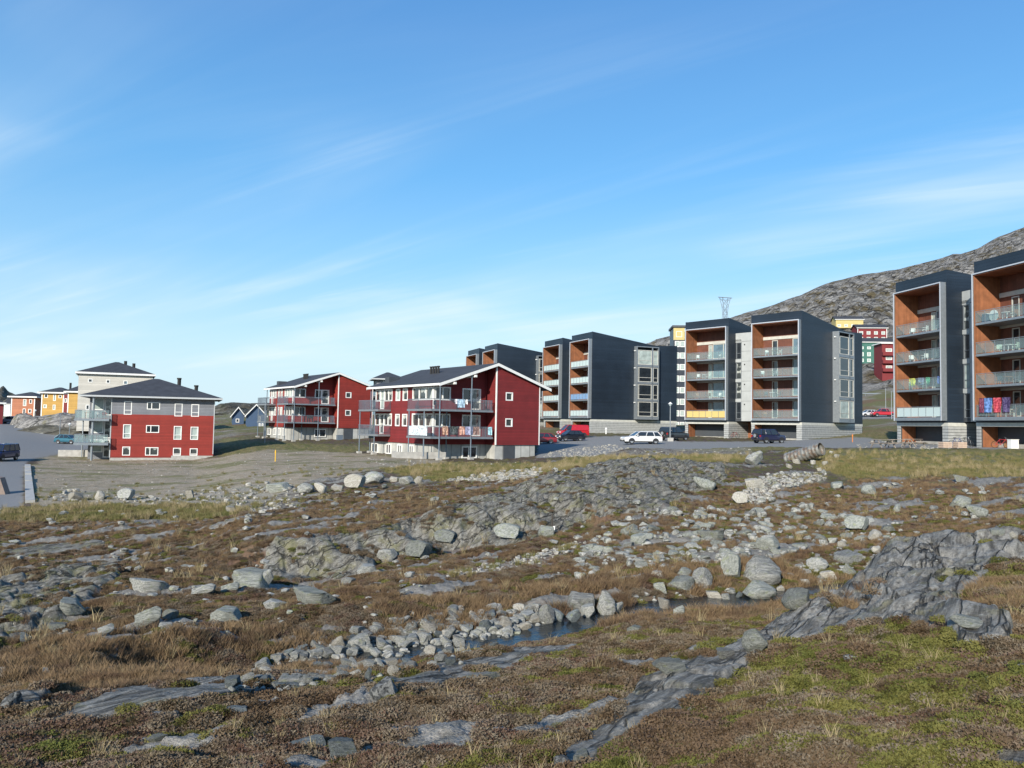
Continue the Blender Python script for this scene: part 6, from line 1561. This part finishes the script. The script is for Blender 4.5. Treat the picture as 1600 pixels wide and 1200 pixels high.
# ---- balcony life
def frame_of(root):
    m = Matrix.Translation(root.location) @ Matrix.Rotation(root.rotation_euler[2], 4, 'Z'); return m
def chair_mesh():
    b = MB(); b.box(-.24, .24, -.22, .22, .40, .44); b.box(-.24, .24, .19, .23, .44, .86)
    return b
CH = {}
def chair(root, x, y, z, rz, m, label):
    if m.name not in CH:
        a = MB(); a.box(-.24, .24, -.22, .22, .40, .44); c = MB(); c.box(-.24, .24, .19, .23, .44, .86); l_ = MB(); l_.box(-.02, .02, -.02, .02, 0, .40)
        ar = MB(); ar.box(-.27, -.23, -.2, .2, .62, .66); ar.box(.23, .27, -.2, .2, .62, .66)
        CH[m.name] = (a.mesh('seat', m), c.mesh('backrest', m), l_.mesh('leg', m), ar.mesh('armrest', m))
    p = frame_of(root) @ Vector((x, y, z)); o = empty('balcony_chair', p, root.rotation_euler[2]+rz, label, 'chair', 'chairs standing on the balconies')
    s, bk, lg, ar = CH[m.name]; link('seat', s, o); link('backrest', bk, o); link('armrest', ar, o)
    for i in (-.2, .2):
        for j in (-.18, .18): link('leg', lg, o, (i, j, 0))
def table(root, x, y, z, m, label, r=.45, round_=False):
    p = frame_of(root) @ Vector((x, y, z)); o = empty('balcony_table', p, root.rotation_euler[2], label, 'table')
    b = MB()
    if round_: b.rod((0, 0, .70), (0, 0, .74), r, 16)
    else: b.box(-r, r, -r*.7, r*.7, .70, .74)
    b.build('table_top', m, o)
    for i in (-1, 1):
        for j in (-1, 1): b = MB(); b.box(i*r*.6-.02, i*r*.6+.02, j*r*.45-.02, j*r*.45+.02, 0, .70); b.build('leg', m, o)
def cloth(root, x0, x1, y, ztop, drop, m, label, axis='x', name='laundry'):
    """a piece of hung washing folded over a rail: wavy sheet with thickness"""
    p = frame_of(root); n_ = 10; v = []; f = []
    rr_ = random.Random(label)
    ph = rr_.random()*6
    for s in (-.03, .03):
        for i in range(n_+1):
            t = i/n_; q = x0+(x1-x0)*t
            for j in range(5):
                z = ztop-drop*j/4*(1 if s < 0 else .6); w = y+s+.035*math.sin(ph+t*9)*j/4
                v.append((q, w, z) if axis == 'x' else (w, q, z))
    for s in range(2):
        for i in range(n_):
            for j in range(4): a = s*(n_+1)*5+i*5+j; f.append((a, a+1, a+6, a+5))
    for i in range(n_): a = i*5; c = (n_+1)*5+i*5; f.append((a, a+5, c+5, c))
    me = bpy.data.meshes.new(name); me.from_pydata([tuple(p @ Vector(q)) for q in v], [], f); me.materials.append(m)
    o = link(name, me); tag(o, label, 'laundry'); return o
GRC = mat('pale_green_plastic', (.45, .55, .45), .5); DKC = mat('dark_plastic', (.05, .06, .07), .5); BRC = mat('brown_chair_wood', (.25, .12, .06), .7)
stn = ['lowest', 'second', 'third', 'top']
r = random.Random(9)
for root, nm, z0w in ((BC, 'middle', 1.60), (BD, 'nearest', 1.55)):
    z0 = z0w-root.location.z
    for rt_, (xa, tw) in ((True, (-7.2, 'right tower')), (False, (-19.0, 'left tower'))):
        for k in range(4):
            zf = z0+3*k+.005
            if (nm, rt_, k) in (('middle', False, 0), ('nearest', False, 0)): continue
            m = r.choice([PLASW, PLASW, DKC, BRC, GRC]); mn = {'white_plastic': 'white', 'dark_plastic': 'dark', 'brown_chair_wood': 'brown', 'pale_green_plastic': 'pale green'}[m.name]
            x = xa+r.uniform(.3, 1.2); y = r.uniform(.3, .9)
            chair(root, x+.4, y, zf, r.uniform(-1, 1)+1.2, m, f'{mn} chair at the left of the {stn[k]} balcony, {tw}, {nm} block')
            table(root, x+1.5, y+.1, zf, PLASW if r.random() < .6 else BRC, f'small table on the {stn[k]} balcony, {tw} of the {nm} block', .45, r.random() < .5)
            chair(root, x+2.5, y, zf, -1.2+r.uniform(-.5, .5), m, f'{mn} chair right of the table on the {stn[k]} balcony, {tw}, {nm} block')
            if r.random() < .6: chair(root, x+4.3, y+.2, zf, r.uniform(-2, 2), r.choice([PLASW, DKC]), f'single chair near the right end of the {stn[k]} balcony, {tw}, {nm} block')
for root, nm, z0w in ((BB, 'broad-sided', 1.8),):
    z0 = z0w-root.location.z
    for rt_, xa in ((True, -7.0), (False, -18.8)):
        for k in range(4): chair(root, xa+3+r.uniform(-1, 2), .6, z0+3*k+.005, r.uniform(-2, 2), PLASW, f'white chair on the {stn[k]} balcony, {"right" if rt_ else "left"} tower of the block behind the parked cars')
# washing on the right tower of the nearest block, lowest balcony
z0 = 1.55-BD.location.z
def fm(name, c): return mat(name, c, .9, 0, .3, 5, c2=tuple(min(1, x*1.6+.06) for x in c), c2s=5)
for i, (a, w, m, lb) in enumerate([(-6.9, .55, fm('maroon_cloth', (.14, .02, .05)), 'maroon blanket hung at the left end of the lowest balcony, nearest block'),
    (-6.3, .95, fm('blue_cloth', (.08, .17, .38)), 'bright blue patterned sheet hung on the lowest balcony, nearest block'), (-5.2, .95, fm('red_white_cloth', (.42, .04, .06)), 'red and white patterned blanket hung on the lowest balcony, nearest block'),
    (-4.1, .9, fm('dark_violet_cloth', (.05, .03, .10)), 'dark violet blanket right of the red and white one, nearest block')]):
    cloth(BD, a, a+w, -.5, z0+1.75, 1.35, m, lb)
b = MB(frame_of(BD)); b.rod((-7.2, -.5, z0+1.76), (-1, -.5, z0+1.76), .012, 4); o = b.build('clothes_line', BLACK); tag(o, 'clothes line above the lowest balcony rail of the nearest block', 'clothes line')
z3 = z0+3
for a, w, m, lb in [(-18.0, .9, fm('yellow_cloth', (.55, .55, .04)), 'yellow cloth drying on the second balcony, left tower of the nearest block'), (-15.4, .6, fm('green_cloth', (.03, .28, .12)), 'green cloth drying on the second balcony, left tower of the nearest block'),
    (-13.6, .5, fm('blue_towel', (.04, .10, .38)), 'blue towel at the right end of the second balcony, left tower of the nearest block'), (-16.6, .9, fm('grey_blue_cloth', (.16, .2, .28)), 'grey-blue cloth between the yellow and green ones, second balcony of the nearest block')]:
    cloth(BD, a, a+w, .3, z3+1.25, .8, m, lb)
z9 = z0+9.005
p = frame_of(BD) @ Vector((-5.7, .1, z9)); o = empty('satellite_dish', p, BD.rotation_euler[2], 'white round table top leaning on the top balcony of the nearest block', 'table')
o.name = 'round_table_top'; b = MB(); b.rod((0, 0, .52), (0, .05, .55), .55, 24); 
b = MB(); b.rod((0, -.02, .55), (0, .02, .55), .55, 24); b.build('disc', PLASW, o)
o = empty('cool_box', frame_of(BD) @ Vector((-6.7, .2, z9)), BD.rotation_euler[2], 'dark blue box standing left of the round white table top', 'box'); b = MB(); b.box(-.3, .3, -.25, .25, 0, .8); b.build('body', BLUE, o); b = MB(); b.box(-.32, .32, -.27, .27, .803, .86); b.build('lid', PLASW, o)
# washing on the nearer red house
f1 = -1.30-H2.location.z; f2 = f1+2.8
for x, w, z, m, lb in [(-4.9, .9, f2, fm('pale_blue_towel', (.35, .48, .58)), 'pale blue towel on the upper rail of the nearer red house'), (-5.2, .28, f2, fm('white_towel', (.65, .62, .66)), 'white cloth left of the pale blue towel, upper rail of the red house'),
    (-3.9, .25, f2, fm('white_cloth', (.66, .66, .64)), 'white cloth right of the pale blue towel, upper rail of the red house'),
    (-4.6, .6, f1, fm('salmon_towel', (.55, .30, .22)), 'salmon towel on the lower rail of the nearer red house'), (-3.9, .95, f1, fm('lilac_towel', (.30, .30, .42)), 'lilac-grey sheet on the lower rail of the nearer red house'),
    (-2.9, .75, f1, fm('brown_towel', (.20, .12, .10)), 'brown blanket on the lower rail of the nearer red house'), (-6.6, .6, f1, fm('tan_towel', (.38, .22, .15)), 'tan towel at the left of the lower rail, nearer red house'),
    (-5.7, .9, f1, fm('dark_green_cloth', (.04, .05, .05)), 'dark cloth between tan and salmon towels, lower rail of the red house'), (-1.0, .45, f1, fm('turquoise_cloth', (.25, .45, .50)), 'turquoise cloth at the right end of the lower rail, nearer red house')]:
    cloth(H2, x, x+w, -.10, z+1.05, .85 if w > .3 else .5, m, lb)
cloth(H2, .6, 4.4, -7.97, f1+1.02, .95, fm('white_screen', (.42, .47, .49)), 'white windscreen cloth along the left lower rail of the nearer red house', 'y')
for i, (x, z, lb) in enumerate([(-2.3, f2, 'dark garden chair at the right of the upper balcony, nearer red house'), (-6.9, f2, 'chair at the corner of the upper balcony, nearer red house')]): chair(H2, x, .7, z, .4, DKC, lb)
table(H2, -1.4, .8, f2, DKC, 'dark table at the right of the upper balcony, nearer red house', .4)
def grill(root, x, y, z, label):
    o = empty('barbecue', frame_of(root) @ Vector((x, y, z)), root.rotation_euler[2], label, 'barbecue'); b = MB(); b.box(-.45, .45, -.25, .25, .55, .85); b.box(-.35, .35, -.22, .22, .85, 1.02); b.build('hood', BLACK, o)
    for i in (-1, 1): b = MB(); b.box(i*.4-.03, i*.4+.03, -.2, .2, 0, .55); b.build('leg', BLACK, o)
grill(H1, -4.2, .7, -.10-H1.location.z, 'black barbecue on the lower balcony of the farther red house')
LH = [o for o in bpy.data.objects if o.name == 'grey_and_red_house'][0]
zt_ = (654-657)/FPX*100.5-LH.location.z+.15
for x, m, lb in ((-1.6, PLASW, 'white chair on the upper balcony of the grey and red house'), (-.7, fm('red_plastic', (.4, .02, .02)), 'red chair on the upper balcony of the grey and red house')):
    if m.name not in CH: pass
    chair(LH, x, .3, zt_, .5, m, lb)
table(LH, -2.6, .3, zt_, BRC, 'small table on the upper balcony of the grey and red house', .35)

# ================================================================== LEFT SIDE DETAILS
# rocky knoll below the yellow houses
def knoll(name, c, rx, ry, h, m, label, seed, rz=0, kind=None, cat='rock outcrop'):
    n1, n2 = 90, 46; X_, Y_ = np.meshgrid(np.linspace(-1, 1, n1), np.linspace(-1, 1, n2)); rr_ = np.clip(X_**2+Y_**2, 0, 1)
    wx = X_*rx; wy = Y_*ry; Z_ = h*(1-rr_)**.5*(1+.35*fbm(wx*.12+seed, wy*.12, 4))+(2.0*rock_relief(wx*.35+seed*3, wy*.35, 1.0))*(1-rr_)**.3-(rr_ >= .98)*2.0
    id_ = np.arange(n1*n2).reshape(n2, n1); F = np.stack([id_[:-1, :-1], id_[:-1, 1:], id_[1:, 1:], id_[1:, :-1]], -1).reshape(-1, 4)
    me = bpy.data.meshes.new(name); me.from_pydata(np.stack([wx, wy, Z_], -1).reshape(-1, 3).tolist(), [], F.tolist()); me.materials.append(m)
    me.polygons.foreach_set('use_smooth', np.ones(len(F), bool)); o = link(name, me, None, c, (0, 0, rz)); tag(o, label, cat, kind=kind)
KR = rock_material('pale_weathered_rock', (.13, .125, .12), (.32, .31, .29), (.15, .14, .06), False, 30, .2, .25)
c = at(104, 662, 168); knoll('rock_outcrop', (c.x, c.y, -3.9), 11.5, 6, 4.3, KR, 'pale rocky knoll below the yellow houses', 2)
c = at(128, 672, 158); knoll('grass_bank', (c.x, c.y, -4.9), 17, 8, 3.0, HIL, 'grassy brown bank between the rocky knoll and the road', 5, cat='grass bank')
c = at(38, 655, 178); knoll('rock_outcrop', (c.x, c.y, -2.8), 3.0, 2, 3.0, KR, 'small yellowish rock at the end of the silver pickup', 8)
# concrete kerb and ditch
A = hit(43, 728); B_ = hit(47, 786)
d = (B_-A); L_ = d.length; ang = math.atan2(d.y, d.x)
root = empty('concrete_kerb', A, ang, 'pale concrete retaining strip beside the dark ditch at the left', 'kerb')
nseg = 9
for i in range(nseg):
    x0 = L_*i/nseg; x1 = L_*(i+1)/nseg; za = float(gz_fast(A.x+d.x*(i+.5)/nseg, A.y+d.y*(i+.5)/nseg))-A.z
    b = MB(); b.box(x0+.02, x1-.02, -.26, .26, za-.5, za+.18); b.build('block', CONC2, root)
b = MB(); P = hit(-6, 772); root = empty('traffic_block', P, R(10), 'brownish wedge-shaped concrete block on the asphalt at the left edge', 'barrier')
b.prism([(-.9, 0), (.75, 0), (.35, 1.15), (-.7, 1.35)], -.4, .4, 'y'); b.build('block', mat('brown_concrete', (.22, .17, .14), .9), root)
# low wall beside the grey and red house
c = at(150, 712, 101); root = empty('low_concrete_wall', (c.x-1.5, c.y+3, float(gz_fast(c.x, c.y+3))), R(12), 'low concrete wall left of the grey and red house', 'wall')
b = MB(); b.box(-4.5, 1.0, -.15, .15, -.8, .9); b.build('wall', CONC2, root)
# low concrete wall before the nearer red house
P = hit(628, 716); root = empty('low_concrete_wall', P, R(36-14), 'low concrete wall at the near corner of the red house with laundry', 'wall')
b = MB(); b.box(-.6, 4.6, -.12, .12, -.5, .62); b.build('wall', CONC2, root); b = MB(); b.box(-.6, -.36, .12, 2.0, -.5, .62); b.build('wall', CONC2, root)
# pylon on the mountain
Y = 420; tp = at(1133, 465, Y); zb = float(mz(tp.x, Y))
root = empty('power_pylon', (tp.x, Y, zb), .3, 'steel lattice power pylon on the mountain flank', 'pylon'); h = tp.z-zb
PM = mat('pylon_steel', (.15, .165, .18), .6); b = MB(); rr_ = .11
hs_ = [0, h*.35, h*.62, h*.80, h]; ws = [2.6, 1.6, 1.1, 1.5, 2.6]
for i in range(4):
    for sx_, sy_ in ((-1, -1), (1, -1), (1, 1), (-1, 1)): b.rod((sx_*ws[i], sy_*ws[i]*.5, hs_[i]), (sx_*ws[i+1], sy_*ws[i+1]*.5, hs_[i+1]), rr_, 4)
    for sy_ in (-1, 1): b.rod((-ws[i], sy_*ws[i]*.5, hs_[i]), (ws[i+1], sy_*ws[i+1]*.5, hs_[i+1]), rr_*.8, 4); b.rod((ws[i], sy_*ws[i]*.5, hs_[i]), (-ws[i+1], sy_*ws[i+1]*.5, hs_[i+1]), rr_*.8, 4)
b.build('lattice', PM, root); b = MB(); b.rod((-4.2, 0, h), (4.2, 0, h), .22, 4); b.rod((-2.6, 0, h-1.3), (2.6, 0, h-1.3), .14, 4); b.build('crossarm', PM, root)
# guard rail along the upper hillside road
A = hit_far(1352, 608, 200, 236) if False else P_at(1352, 608, 222); root = empty('guard_rail', A, 0, 'pale guard rail crossing the hillside above the upper road', 'guard rail')
b = MB(); b.box(-12, 24, -.05, .05, .55, .85); b.build('rail', SILVER, root)
b = MB()
for i in range(13): b.box(-12+i*3, -11.9+i*3, 0.06, .16, -.5, .6)
b.build('posts', SILVER, root)
